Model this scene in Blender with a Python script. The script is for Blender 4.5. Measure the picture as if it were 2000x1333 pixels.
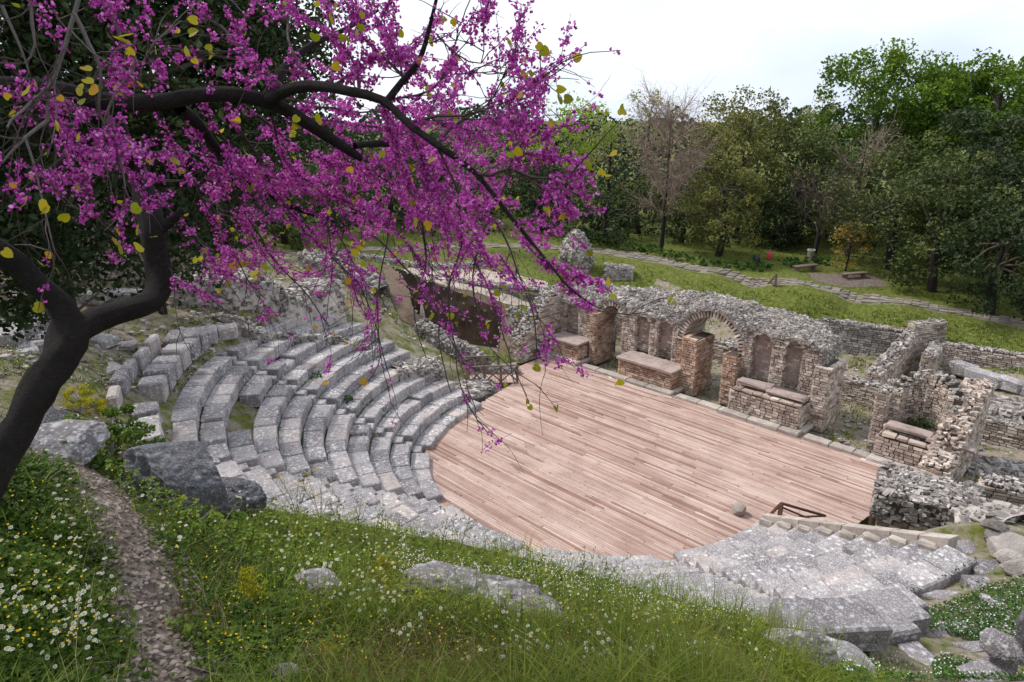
import bpy, math, random, time
import numpy as np
from mathutils import Matrix, Vector
T0=time.time()
rng=np.random.default_rng(7); random.seed(7)
scn=bpy.context.scene; COL=scn.collection
for o in list(bpy.data.objects): bpy.data.objects.remove(o)
# ---------------------------------------------------------------- camera
H=12.5; F=1350.; CX,CY=1000.,666.5; TH=math.atan((CY-215)/F); S2=2**-.5
FWD=np.array([-S2*math.cos(TH),S2*math.cos(TH),-math.sin(TH)])
RGT=np.array([S2,S2,0.]); UPV=np.cross(RGT,FWD); CAM=np.array([0,0,H])
cd=bpy.data.cameras.new('camera'); cam=bpy.data.objects.new('camera',cd); COL.objects.link(cam)
cd.sensor_width=36; cd.lens=F/2000*36; cd.clip_start=.05; cd.clip_end=2000
cam.matrix_world=Matrix([[RGT[0],UPV[0],-FWD[0],0],[RGT[1],UPV[1],-FWD[1],0],[RGT[2],UPV[2],-FWD[2],H],[0,0,0,1]])
scn.camera=cam
# ---------------------------------------------------------------- world, sun
SUN_EL=math.radians(52); SUN_AZ=math.radians(200)   # bright haze, light from behind the left shoulder
w=bpy.data.worlds.new('World'); scn.world=w; w.use_nodes=True
nt=w.node_tree; nt.nodes.clear()
def N(nt,t,**k):
    n=nt.nodes.new(t)
    for a,b in k.items(): setattr(n,a,b)
    return n
out=N(nt,'ShaderNodeOutputWorld'); bg=N(nt,'ShaderNodeBackground'); bg.inputs[1].default_value=.05
sky=N(nt,'ShaderNodeTexSky',sky_type='NISHITA',sun_disc=False); sky.sun_elevation=SUN_EL; sky.sun_rotation=math.radians(250)
tc=N(nt,'ShaderNodeTexCoord'); no=N(nt,'ShaderNodeTexNoise'); no.inputs['Scale'].default_value=1.6; no.inputs['Detail'].default_value=5
mp=N(nt,'ShaderNodeMapping'); mp.inputs['Scale'].default_value=(1,1,2.2); mp.inputs['Location'].default_value=(3.1,1.4,.3)
nt.links.new(tc.outputs['Generated'],mp.inputs[0]); nt.links.new(mp.outputs[0],no.inputs[0])
cl=N(nt,'ShaderNodeValToRGB'); cl.color_ramp.elements[0].position=.3; cl.color_ramp.elements[1].position=.62
cl.color_ramp.elements[0].color=(5.4,6.5,8.2,1); cl.color_ramp.elements[1].color=(10.4,10.8,11.3,1)
nt.links.new(no.outputs[0],cl.inputs[0])
mx=N(nt,'ShaderNodeMixRGB'); mx.inputs[0].default_value=.93
nt.links.new(sky.outputs[0],mx.inputs[1]); nt.links.new(cl.outputs[0],mx.inputs[2])
nt.links.new(mx.outputs[0],bg.inputs[0]); nt.links.new(bg.outputs[0],out.inputs[0])
sd=bpy.data.lights.new('sun','SUN'); so=bpy.data.objects.new('sun',sd); COL.objects.link(so)
sd.energy=1.5; sd.angle=math.radians(10); sd.color=(1,.95,.88)
dirv=Vector((math.cos(SUN_EL)*math.cos(SUN_AZ),math.cos(SUN_EL)*math.sin(SUN_AZ),math.sin(SUN_EL)))
so.rotation_euler=dirv.to_track_quat('Z','Y').to_euler(); so.location=(0,0,60)
scn.view_settings.view_transform='Standard'; scn.view_settings.look='None'; scn.view_settings.exposure=1.3
scn.view_settings.gamma=1; scn.view_settings.use_curve_mapping=False
scn.render.engine='CYCLES'; scn.cycles.max_bounces=5; scn.cycles.diffuse_bounces=3; scn.cycles.transparent_max_bounces=4
# ---------------------------------------------------------------- geometry helpers
def ray(px,py): return FWD*F+RGT*(px-CX)-UPV*(py-CY)
def P(px,py,z=0.):
    r=ray(px,py); return CAM+r*((z-H)/r[2])
def PD(px,py,d):
    r=ray(px,py); return CAM+r/np.linalg.norm(r)*d
def PR(px,py,rr):
    r=ray(px,py); return CAM+r/math.hypot(r[0],r[1])*rr
def proj(p):
    v=np.asarray(p)-CAM; d=v@FWD; d=np.where(np.abs(d)<1e-3,1e-3,d)
    return np.stack([CX+F*(v@RGT)/d, CY-F*(v@UPV)/d, d],-1)
def setp(o,label=None,category=None,group=None,kind=None):
    for k,v in (('label',label),('category',category),('group',group),('kind',kind)):
        if v: o[k]=v
    return o
def empty(name,loc=(0,0,0),**k):
    o=bpy.data.objects.new(name,None); COL.objects.link(o); o.location=loc; o.empty_display_size=.2
    bpy_loc[o.name]=np.array(loc,float); return setp(o,**k)
bpy_loc={}
def mesh(name,v,f,mat,tint=None,smooth=False):
    v=np.asarray(v,np.float32).reshape(-1,3); me=bpy.data.meshes.new(name)
    if isinstance(f,np.ndarray): fl=[f]
    else: fl=f                         # list of arrays of equal-sided faces
    fl=[np.asarray(a,np.int32) for a in fl if len(a)]
    li=np.concatenate([a.ravel() for a in fl]); tot=np.concatenate([np.full(len(a),a.shape[1],np.int32) for a in fl])
    st=np.concatenate([[0],np.cumsum(tot)[:-1]]).astype(np.int32)
    me.vertices.add(len(v)); me.vertices.foreach_set('co',v.ravel())
    me.loops.add(len(li)); me.loops.foreach_set('vertex_index',li)
    me.polygons.add(len(tot)); me.polygons.foreach_set('loop_start',st); me.polygons.foreach_set('loop_total',tot)
    me.polygons.foreach_set('use_smooth',np.full(len(tot),bool(smooth)))
    a=me.attributes.new('tint','FLOAT','POINT')
    if tint is None: tint=np.full(len(v),.5)
    a.data.foreach_set('value',np.broadcast_to(np.asarray(tint,np.float32),(len(v),)).copy())
    me.update(calc_edges=True)
    if mat: me.materials.append(mat)
    return me
def put(name,me,parent=None,loc=None,**k):
    o=bpy.data.objects.new(name,me); COL.objects.link(o)
    if parent is not None:
        o.parent=parent; pl=bpy_loc.get(parent.name,np.zeros(3))
        o.location=(np.array(loc) if loc is not None else 0)-pl if loc is not None else tuple(-pl)
        bpy_loc[o.name]=np.zeros(3) if loc is None else np.array(loc,float)
    elif loc is not None:
        o.location=loc; bpy_loc[o.name]=np.array(loc,float)
    else: bpy_loc[o.name]=np.zeros(3)
    return setp(o,**k)
def obj(name,v,f,mat,parent=None,tint=None,smooth=False,**k):
    """geometry in world coordinates; a top-level thing gets its origin at its base"""
    v=np.asarray(v,float).reshape(-1,3)
    if parent is None and k.get('kind')!='structure':
        b=np.array([v[:,0].mean(),v[:,1].mean(),v[:,2].min()])
        return put(name,mesh(name,v-b,f,mat,tint,smooth),None,b,**k)
    return put(name,mesh(name,v,f,mat,tint,smooth),parent,**k)
class Acc:
    def __init__(s): s.v=[];s.f={};s.t=[];s.n=0
    def add(s,v,faces,tint=.5):
        v=np.asarray(v,float).reshape(-1,3)
        for f in (faces if isinstance(faces,list) else [faces]):
            f=np.asarray(f)
            if len(f): s.f.setdefault(f.shape[1],[]).append(f+s.n)
        s.v.append(v); s.t.append(np.broadcast_to(np.asarray(tint,float),(len(v),))); s.n+=len(v)
    def build(s,name,mat,parent=None,smooth=False,**k):
        if not s.n: return None
        return obj(name,np.concatenate(s.v),[np.concatenate(a) for a in s.f.values()],mat,parent,np.concatenate(s.t),smooth,**k)
BOXV=np.array([[x,y,z] for x in(-1,1) for y in(-1,1) for z in(-1,1)],float)
BOXF=np.array([[0,1,3,2],[4,6,7,5],[0,4,5,1],[2,3,7,6],[0,2,6,4],[1,5,7,3]])
# chamfered box template
def chamfer(c):
    c=np.broadcast_to(np.asarray(c,float),3)
    V=[];idx={}
    for sx in(-1,1):
        for sy in(-1,1):
            for sz in(-1,1):
                for a in range(3):
                    p=np.array([sx,sy,sz],float)
                    for b in range(3):
                        if b!=a: p[b]*=1-c[b]
                    idx[(sx,sy,sz,a)]=len(V); V.append(p)
    q=[];t=[]
    for a in range(3):
        b,c2=(a+1)%3,(a+2)%3
        for s in(-1,1):
            k=[]
            for (sb,sc) in((-1,-1),(1,-1),(1,1),(-1,1)):
                g=[0,0,0];g[a]=s;g[b]=sb;g[c2]=sc;k.append(idx[(*g,a)])
            q.append(k if s>0 else k[::-1])
        for sb in(-1,1):
            for sc in(-1,1):
                g0=[0,0,0];g0[a]=-1;g0[b]=sb;g0[c2]=sc;g1=list(g0);g1[a]=1
                k=[idx[(*g0,b)],idx[(*g1,b)],idx[(*g1,c2)],idx[(*g0,c2)]]
                q.append(k[::-1] if sb*sc>0 else k)
    for sx in(-1,1):
        for sy in(-1,1):
            for sz in(-1,1):
                k=[idx[(sx,sy,sz,a)] for a in range(3)]; t.append(k if sx*sy*sz>0 else k[::-1])
    return np.array(V),np.array(q),np.array(t)
def icosa():
    p=(1+5**.5)/2
    v=np.array([[-1,p,0],[1,p,0],[-1,-p,0],[1,-p,0],[0,-1,p],[0,1,p],[0,-1,-p],[0,1,-p],[p,0,-1],[p,0,1],[-p,0,-1],[-p,0,1]])/math.hypot(1,p)
    f=np.array([[0,11,5],[0,5,1],[0,1,7],[0,7,10],[0,10,11],[1,5,9],[5,11,4],[11,10,2],[10,7,6],[7,1,8],[3,9,4],[3,4,2],[3,2,6],[3,6,8],[3,8,9],[4,9,5],[2,4,11],[6,2,10],[8,6,7],[9,8,1]])
    return v,f
ICV,ICF=icosa()
def icosub(n):
    v=[tuple(a) for a in ICV]; f=ICF.tolist()
    for _ in range(n):
        cache={}; nf=[]
        def mid(a,b):
            k=(min(a,b),max(a,b))
            if k not in cache:
                m=(np.array(v[a])+np.array(v[b])); m/=np.linalg.norm(m); cache[k]=len(v); v.append(tuple(m))
            return cache[k]
        for a,b,c in f:
            x,y,z=mid(a,b),mid(b,c),mid(c,a); nf+=[[a,x,z],[b,y,x],[c,z,y],[x,y,z]]
        f=nf
    return np.array(v),np.array(f)
# value noise (vectorised)
_h=rng.random((64,64,64))
def vnoise(p):
    p=np.asarray(p,float); i=np.floor(p).astype(int); f=p-i; f=f*f*(3-2*f); r=0
    for dx in(0,1):
        for dy in(0,1):
            for dz in(0,1):
                wt=(f[...,0] if dx else 1-f[...,0])*(f[...,1] if dy else 1-f[...,1])*(f[...,2] if dz else 1-f[...,2])
                r=r+wt*_h[(i[...,0]+dx)%64,(i[...,1]+dy)%64,(i[...,2]+dz)%64]
    return r
def fbm(p,o=4):
    p=np.asarray(p,float); r=0;a=.5
    for k in range(o): r=r+a*(vnoise(p*2**k+k*17.3)-.5); a*=.5
    return r
# ---------------------------------------------------------------- materials
def mat_new(name,rough=.85):
    m=bpy.data.materials.new(name); m.use_nodes=True; nt=m.node_tree; b=nt.nodes['Principled BSDF']
    b.inputs['Roughness'].default_value=rough; b.inputs['Specular IOR Level'].default_value=.25
    return m,nt,b
def noise(nt,scale,detail=6,rough=.6,vec=None,out=0):
    n=N(nt,'ShaderNodeTexNoise'); n.inputs['Scale'].default_value=scale; n.inputs['Detail'].default_value=detail; n.inputs['Roughness'].default_value=rough
    if vec: nt.links.new(vec,n.inputs['Vector'])
    return n.outputs[out]
def ramp(nt,src,stops):
    r=N(nt,'ShaderNodeValToRGB'); e=r.color_ramp.elements
    while len(e)<len(stops): e.new(.5)
    for i,(p,c) in enumerate(stops): e[i].position=p; e[i].color=(*c,1) if len(c)==3 else c
    nt.links.new(src,r.inputs[0]); return r.outputs[0]
def mixc(nt,fac,a,b,mode='MIX'):
    m=N(nt,'ShaderNodeMixRGB',blend_type=mode)
    for i,x in ((0,fac),(1,a),(2,b)):
        if isinstance(x,(int,float)): m.inputs[i].default_value=x
        elif isinstance(x,tuple): m.inputs[i].default_value=(*x,1)
        else: nt.links.new(x,m.inputs[i])
    return m.outputs[0]
def math_(nt,op,a,b=0.,c=None):
    m=N(nt,'ShaderNodeMath',operation=op)
    for i,x in enumerate((a,b)+((c,) if c is not None else ())):
        if isinstance(x,(int,float)): m.inputs[i].default_value=x
        else: nt.links.new(x,m.inputs[i])
    return m.outputs[0]
def wpos(nt): return N(nt,'ShaderNodeNewGeometry').outputs['Position']
def tintv(nt):
    a=N(nt,'ShaderNodeAttribute',attribute_name='tint'); oi=N(nt,'ShaderNodeObjectInfo')
    return math_(nt,'FRACT',math_(nt,'ADD',a.outputs['Fac'],oi.outputs['Random']))
def tint0(nt): return N(nt,'ShaderNodeAttribute',attribute_name='tint').outputs['Fac']
def bump(nt,b,h,strength=.4,dist=.02):
    n=N(nt,'ShaderNodeBump'); n.inputs['Strength'].default_value=strength; n.inputs['Distance'].default_value=dist
    nt.links.new(h,n.inputs['Height']); nt.links.new(n.outputs[0],b.inputs['Normal'])
def speck(nt,pos,scale,lo,hi,rand=1.):
    v=N(nt,'ShaderNodeTexVoronoi'); v.inputs['Scale'].default_value=scale; v.inputs['Randomness'].default_value=rand
    d=N(nt,'ShaderNodeVectorMath',operation='ADD'); nn=N(nt,'ShaderNodeTexNoise'); nn.inputs['Scale'].default_value=scale*2.2; nn.inputs['Detail'].default_value=4
    nt.links.new(pos,nn.inputs[0]); sc=N(nt,'ShaderNodeVectorMath',operation='SCALE'); sc.inputs['Scale'].default_value=.9/scale
    nt.links.new(nn.outputs['Color'],sc.inputs[0]); nt.links.new(pos,d.inputs[0]); nt.links.new(sc.outputs[0],d.inputs[1])
    nt.links.new(d.outputs[0],v.inputs['Vector'])
    return ramp(nt,v.outputs['Distance'],[(lo,(1,1,1)),(hi,(0,0,0))]), v.outputs['Color']
def stone_mat(name,stops,lichen=.5,lcol=(.6,.6,.62),dark=(.1,.09,.09),darkamt=.5,scale=1.,bumps=.5,moss=0.,orange=0.):
    m,nt,b=mat_new(name,.92); p=wpos(nt)
    base=ramp(nt,tintv(nt),stops)
    c=mixc(nt,.65,base,ramp(nt,noise(nt,3*scale,8,.65,p),[(.3,(.55,.53,.53)),(.7,(1.25,1.22,1.2))]),'MULTIPLY')
    c=mixc(nt,.75,c,ramp(nt,noise(nt,.9*scale,5,.65,p),[(.32,(.62,.58,.58)),(.5,(1,1,1)),(.7,(1.2,1.17,1.12))]),'MULTIPLY')
    s,_=speck(nt,p,7*scale,.14,.46); big=ramp(nt,noise(nt,1.3*scale,4,.6,p),[(.38,(0,0,0)),(.62,(1,1,1))])
    s2,_=speck(nt,p,24*scale,.2,.42)
    f=math_(nt,'MULTIPLY',math_(nt,'MAXIMUM',math_(nt,'MULTIPLY',s,big),math_(nt,'MULTIPLY',s2,.6)),lichen)
    c=mixc(nt,f,c,lcol)
    dk=ramp(nt,noise(nt,6*scale,9,.75,p),[(.52,(0,0,0)),(.68,(1,1,1))])
    c=mixc(nt,math_(nt,'MULTIPLY',dk,darkamt),c,dark)
    if moss: c=mixc(nt,math_(nt,'MULTIPLY',ramp(nt,noise(nt,1.1,6,.7,p),[(.56,(0,0,0)),(.66,(1,1,1))]),moss),c,(.10,.13,.03))
    if orange: c=mixc(nt,math_(nt,'MULTIPLY',ramp(nt,noise(nt,2.3,5,.7,p),[(.6,(0,0,0)),(.68,(1,1,1))]),orange),c,(.5,.2,.05))
    nt.links.new(c,b.inputs['Base Color'])
    bump(nt,b,noise(nt,14*scale,9,.75,p),bumps,.04)
    return m
M={}
M['seat']=stone_mat('lichened_limestone',[(0,(.20,.185,.195)),(.45,(.31,.29,.30)),(.8,(.37,.34,.345)),(1,(.42,.36,.34))],.95,(.76,.75,.755),(.07,.065,.07),.75)
M['brick']=stone_mat('pale_limestone_brick',[(0,(.24,.175,.15)),(.3,(.42,.335,.285)),(.7,(.55,.465,.405)),(1,(.68,.61,.55))],.3,(.66,.63,.6),(.10,.08,.07),.55)
M['red']=stone_mat('orange_fired_brick',[(0,(.30,.18,.13)),(.3,(.46,.30,.22)),(.7,(.56,.41,.32)),(1,(.64,.53,.44))],.15,(.6,.5,.42),(.08,.055,.045),.5)
M['mortar']=stone_mat('old_mortar',[(0,(.09,.07,.062)),(1,(.12,.095,.08))],.1,(.2,.17,.15),(.06,.05,.045),.6,2.)
M['plaster']=stone_mat('pink_niche_plaster',[(0,(.36,.27,.25)),(1,(.40,.31,.28))],.25,(.5,.42,.38),(.10,.08,.075),.8,1.5)
M['rubble']=stone_mat('grey_rubble_stone',[(0,(.12,.105,.10)),(.3,(.25,.225,.21)),(.7,(.38,.35,.33)),(1,(.54,.50,.47))],.3,(.62,.6,.58),(.07,.065,.065),.5,1.,.6,.0,.0)
M['mossyrubble']=stone_mat('mossy_rubble_stone',[(0,(.14,.13,.12)),(.4,(.28,.26,.25)),(1,(.50,.47,.45))],.3,(.6,.58,.56),(.06,.055,.05),.5,1.,.6,.55,.4)
M['slab']=stone_mat('mottled_grey_slab',[(0,(.20,.185,.195)),(1,(.30,.28,.29))],1.,(.64,.63,.66),(.06,.055,.06),.7,1.1,.9)
M['boulder']=stone_mat('dark_grey_boulder',[(0,(.11,.11,.13)),(1,(.17,.17,.19))],.9,(.46,.46,.5),(.04,.04,.048),.85,2.4,1.)
M['cap']=stone_mat('smooth_bench_slab',[(0,(.34,.27,.25)),(1,(.42,.34,.31))],.3,(.5,.44,.42),(.13,.1,.1),.5,2.)
M['earthwall']=stone_mat('brown_earth_face',[(0,(.11,.075,.055)),(1,(.17,.12,.09))],.25,(.27,.22,.18),(.03,.022,.018),.85,1.,1.)
M['pebble']=stone_mat('path_pebble',[(0,(.08,.065,.055)),(.5,(.17,.14,.12)),(1,(.36,.31,.28))],.2,(.4,.36,.34),(.05,.04,.035),.4)
M['pale']=stone_mat('pale_step_stone',[(0,(.36,.31,.28)),(1,(.50,.45,.41))],.4,(.62,.6,.57),(.10,.085,.08),.55)
M['path']=stone_mat('worn_paving_stone',[(0,(.17,.15,.12)),(.5,(.24,.215,.18)),(1,(.31,.28,.24))],.2,(.38,.36,.32),(.12,.11,.09),.4)
# wood
def wood_mat(name,stops,along=(1,0,0),dark=.5):
    m,nt,b=mat_new(name,.7); p=wpos(nt)
    base=ramp(nt,tintv(nt),stops)
    mpn=N(nt,'ShaderNodeMapping'); sc=[2.,2.,2.]
    for i in range(3): sc[i]=1.3 if along[i] else 34.
    mpn.inputs['Scale'].default_value=sc; nt.links.new(p,mpn.inputs[0])
    g=noise(nt,1.,7,.7,mpn.outputs[0])
    c=mixc(nt,.8,base,ramp(nt,g,[(.3,(.6,.55,.53)),(.65,(1.15,1.13,1.12))]),'MULTIPLY')
    kn,_=speck(nt,p,3.2,.02,.09); c=mixc(nt,math_(nt,'MULTIPLY',kn,dark),c,(.16,.08,.05))
    st=ramp(nt,noise(nt,.55,5,.6,p),[(.34,(.72,.66,.64)),(.6,(1.05,1.05,1.05))]); c=mixc(nt,.7,c,st,'MULTIPLY')
    pd_=ramp(nt,noise(nt,1.7,7,.7,p),[(.56,(1,1,1)),(.70,(.66,.62,.60))]); c=mixc(nt,.6,c,pd_,'MULTIPLY'); nt.links.new(c,b.inputs['Base Color']); bump(nt,b,g,.25,.01); return m
M['deck']=wood_mat('weathered_deck_board',[(0,(.27,.165,.13)),(.2,(.39,.265,.22)),(.6,(.47,.345,.30)),(1,(.54,.425,.38))])
M['post']=wood_mat('grey_timber',[(0,(.15,.115,.095)),(1,(.22,.17,.145))],(0,0,1),.2)
M['redwood']=wood_mat('brown_red_timber',[(0,(.12,.06,.05)),(1,(.16,.085,.07))],(0,0,1),.2)
def plain(name,stops,rough=.8,noisy=0,trans=0.,scale=8):
    m,nt,b=mat_new(name,rough); c=ramp(nt,tint0(nt),stops)
    if noisy: c=mixc(nt,noisy,c,ramp(nt,noise(nt,scale,6,.7,wpos(nt)),[(.3,(.5,.5,.5)),(.7,(1.35,1.35,1.35))]),'MULTIPLY')
    nt.links.new(c,b.inputs['Base Color'])
    if trans:
        o=nt.nodes['Material Output']; tr=N(nt,'ShaderNodeBsdfTranslucent'); nt.links.new(c,tr.inputs[0]); ms=N(nt,'ShaderNodeMixShader'); ms.inputs[0].default_value=trans
        nt.links.new(b.outputs[0],ms.inputs[1]); nt.links.new(tr.outputs[0],ms.inputs[2]); nt.links.new(ms.outputs[0],o.inputs[0])
    return m
M['bark']=stone_mat('dark_bark',[(0,(.022,.018,.017)),(1,(.036,.029,.028))],.3,(.09,.078,.078),(.01,.008,.008),.8,3.5,1.)
M['twig']=plain('twig_bark',[(0,(.05,.035,.035)),(.5,(.085,.06,.06)),(1,(.22,.2,.2))],.8,.5,0,30)
M['petal']=plain('magenta_petal',[(0,(.26,.015,.17)),(.3,(.50,.045,.40)),(.7,(.78,.16,.68)),(1,(.95,.50,.88))],.6,0,.4)
M['rleaf']=plain('yellow_green_leaf',[(0,(.14,.19,.01)),(.5,(.36,.35,.015)),(.85,(.55,.42,.02)),(1,(.60,.28,.03))],.5,0,.5)
M['herb']=plain('herb_leaf',[(0,(.025,.05,.008)),(.35,(.06,.115,.012)),(.7,(.14,.21,.02)),(1,(.30,.33,.035))],.6,0,.35)
M['herbdark']=plain('clover_leaf',[(0,(.02,.05,.008)),(.5,(.04,.10,.012)),(1,(.09,.18,.02))],.6,0,.3)
M['grass']=plain('grass_blade',[(0,(.04,.07,.01)),(.5,(.11,.165,.015)),(.85,(.21,.25,.03)),(1,(.38,.33,.12))],.6,0,.35)
M['straw']=plain('pale_straw',[(0,(.25,.2,.1)),(1,(.45,.38,.22))],.8,0,.2)
M['dry']=plain('reddish_dry_stem',[(0,(.12,.06,.03)),(.5,(.20,.12,.05)),(1,(.33,.26,.10))],.8,0,.2)
M['white']=plain('white_petal',[(0,(.72,.72,.7)),(1,(.85,.85,.83))],.6,0,.3)
M['yellow']=plain('yellow_floret',[(0,(.65,.42,.01)),(1,(.75,.58,.03))],.6,0,.2)
M['ytuft']=plain('bright_yellow_green_leaf',[(0,(.22,.26,.01)),(1,(.60,.50,.02))],.6,0,.4)
def leafm(n,a,b,c,tr=.3): return plain(n,[(0,a),(.5,b),(1,c)],.65,0,tr)
M['oak']=leafm('bright_oak_leaf',(.03,.065,.006),(.09,.165,.012),(.22,.31,.03),.3)
M['holm']=leafm('holm_oak_leaf',(.03,.05,.014),(.07,.095,.025),(.17,.18,.045),.2)
M['holmg']=leafm('golden_holm_leaf',(.06,.07,.018),(.15,.155,.04),(.30,.27,.07),.25)
M['darkleaf']=leafm('dark_evergreen_leaf',(.012,.025,.008),(.03,.05,.016),(.08,.10,.03),.15)
M['lime']=leafm('lime_new_leaf',(.14,.22,.02),(.28,.38,.04),(.45,.50,.09),.4)
M['paleleaf']=leafm('pale_budding_leaf',(.22,.22,.10),(.36,.36,.17),(.50,.50,.25),.4)
M['autumn']=leafm('yellow_brown_leaf',(.14,.10,.02),(.30,.22,.05),(.45,.34,.08),.3)
M['ivy']=leafm('glossy_green_leaf',(.02,.06,.01),(.05,.12,.02),(.10,.2,.03),.2)
M['btwig']=plain('pinkish_bare_twig',[(0,(.16,.11,.09)),(1,(.40,.30,.25))],.8)
M['dtwig']=plain('dark_bare_twig',[(0,(.07,.055,.045)),(1,(.18,.14,.11))],.8)
M['black']=plain('black_plastic',[(0,(.02,.02,.022)),(1,(.03,.03,.032))],.5)
M['redp']=plain('red_cloth',[(0,(.5,.03,.05)),(1,(.6,.1,.1))],.7)
# ground
m,nt,b=mat_new('meadow_soil',.95); p=wpos(nt)
g1=ramp(nt,noise(nt,5,8,.7,p),[(.3,(.04,.055,.012)),(.5,(.10,.12,.02)),(.7,(.19,.19,.045))])
e1=ramp(nt,noise(nt,11,8,.75,p),[(.25,(.14,.105,.08)),(.5,(.27,.22,.18)),(.75,(.45,.39,.33))])
a=tint0(nt); fac=math_(nt,'ADD',a,math_(nt,'MULTIPLY',math_(nt,'SUBTRACT',noise(nt,1.6,6,.7,p),.5),.9))
c=mixc(nt,ramp(nt,fac,[(.42,(0,0,0)),(.58,(1,1,1))]),g1,e1); nt.links.new(c,b.inputs['Base Color'])
bump(nt,b,noise(nt,18,9,.8,p),.8,.06); M['ground']=m
m,nt,b=mat_new('dry_gravel',.95); p=wpos(nt)
v=N(nt,'ShaderNodeTexVoronoi'); v.inputs['Scale'].default_value=26; nt.links.new(p,v.inputs[0])
c=ramp(nt,v.outputs['Color'],[(0,(.07,.052,.042)),(.5,(.15,.115,.095)),(1,(.30,.25,.22))]); nt.links.new(c,b.inputs['Base Color']); bump(nt,b,v.outputs['Distance'],.9,.03); M['gravel']=m
# ---------------------------------------------------------------- shared block meshes
def jit(v,a): return v+(rng.random(v.shape)-.5)*a
BR=8
def variants(mat,kind):
    L=[]
    for k in range(BR):
        if kind=='brick': v,f=jit(BOXV,.16),[BOXF]
        elif kind=='stone': v,f=jit(BOXV*.86,.75),[BOXF]
        else:
            v0,q,t=chamfer((.05,.08,.1)); v,f=jit(v0,.05),[q,t]
        L.append(mesh(kind,v,f,mat,k/BR))
    return L
VAR={}
def getvar(matk,kind):
    if (matk,kind) not in VAR: VAR[(matk,kind)]=variants(M[matk],kind)
    return VAR[(matk,kind)]
class Blocks:
    """many blocks of one thing: the ones that show largest become parts, the rest one stuff part"""
    def __init__(s): s.d={}
    def add(s,c,ax,h,matk='brick',kind='brick'):
        s.d.setdefault((matk,kind),[]).append((c,ax,h))
    def finish(s,parent,name=None,limit=300,minpx=9,names=('brick','stone','block')):
        pl=bpy_loc[parent.name]
        for (matk,kind),L in s.d.items():
            C=np.array([a[0] for a in L]);A=np.array([a[1] for a in L]);Hh=np.array([a[2] for a in L])
            pr=proj(C); sz=2*F*np.max(Hh,1)/np.maximum(pr[:,2],.1)
            inn=(pr[:,2]>0)&(pr[:,0]>-20)&(pr[:,0]<2020)&(pr[:,1]>-20)&(pr[:,1]<1353)
            # facing: block centre offset towards camera is encoded by outward axis 1 (-y)
            view=C-CAM; outw=-A[:,1]; facing=(np.einsum('ij,ij->i',view,outw)<0)|(kind!='brick')
            sc=np.where(inn&facing,sz,0); order=np.argsort(-sc); sel=[i for i in order[:limit] if sc[i]>minpx]
            rest=np.setdiff1d(np.arange(len(L)),sel)
            vs=getvar(matk,kind); nm=name or {'brick':'brick','stone':'stone','cham':'block'}[kind]
            for i in sel:
                o=bpy.data.objects.new(nm,vs[rng.integers(BR)]); COL.objects.link(o); o.parent=parent
                m4=np.eye(4); m4[:3,:3]=(A[i]*Hh[i][:,None]).T; m4[:3,3]=C[i]-pl; o.matrix_local=Matrix(m4.tolist())
            if len(rest):
                if kind=='brick': tv=np.broadcast_to(BOXV,(len(rest),8,3)); fs=[BOXF]; j=.16
                elif kind=='stone': tv=np.broadcast_to(BOXV*.86,(len(rest),8,3)); fs=[BOXF]; j=.75
                else: v0,q,t=chamfer((.05,.08,.1)); tv=np.broadcast_to(v0,(len(rest),24,3)); fs=[q,t]; j=.05
                tv=tv+(rng.random(tv.shape)-.5)*j
                V=np.einsum('nvi,nij->nvj',tv*Hh[rest][:,None,:],A[rest])+C[rest][:,None,:]
                nvt=tv.shape[1]; off=(np.arange(len(rest))*nvt)[:,None,None]
                obj({'brick':'brickwork','stone':'rubble','cham':'blockwork'}[kind],V,[(f[None]+off).reshape(-1,f.shape[1]) for f in fs],M[matk],parent,np.repeat(rng.random(len(rest)),nvt),kind='stuff')
def frame(ang): c,s=math.cos(ang),math.sin(ang); return np.array([[c,s,0],[-s,c,0],[0,0,1.]])
def rot_rand():
    q=rng.normal(size=4); q/=np.linalg.norm(q); a,b,c,d=q
    return np.array([[1-2*(c*c+d*d),2*(b*c-a*d),2*(b*d+a*c)],[2*(b*c+a*d),1-2*(b*b+d*d),2*(c*d-a*b)],[2*(b*d-a*c),2*(c*d+a*b),1-2*(b*b+c*c)]])
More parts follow.
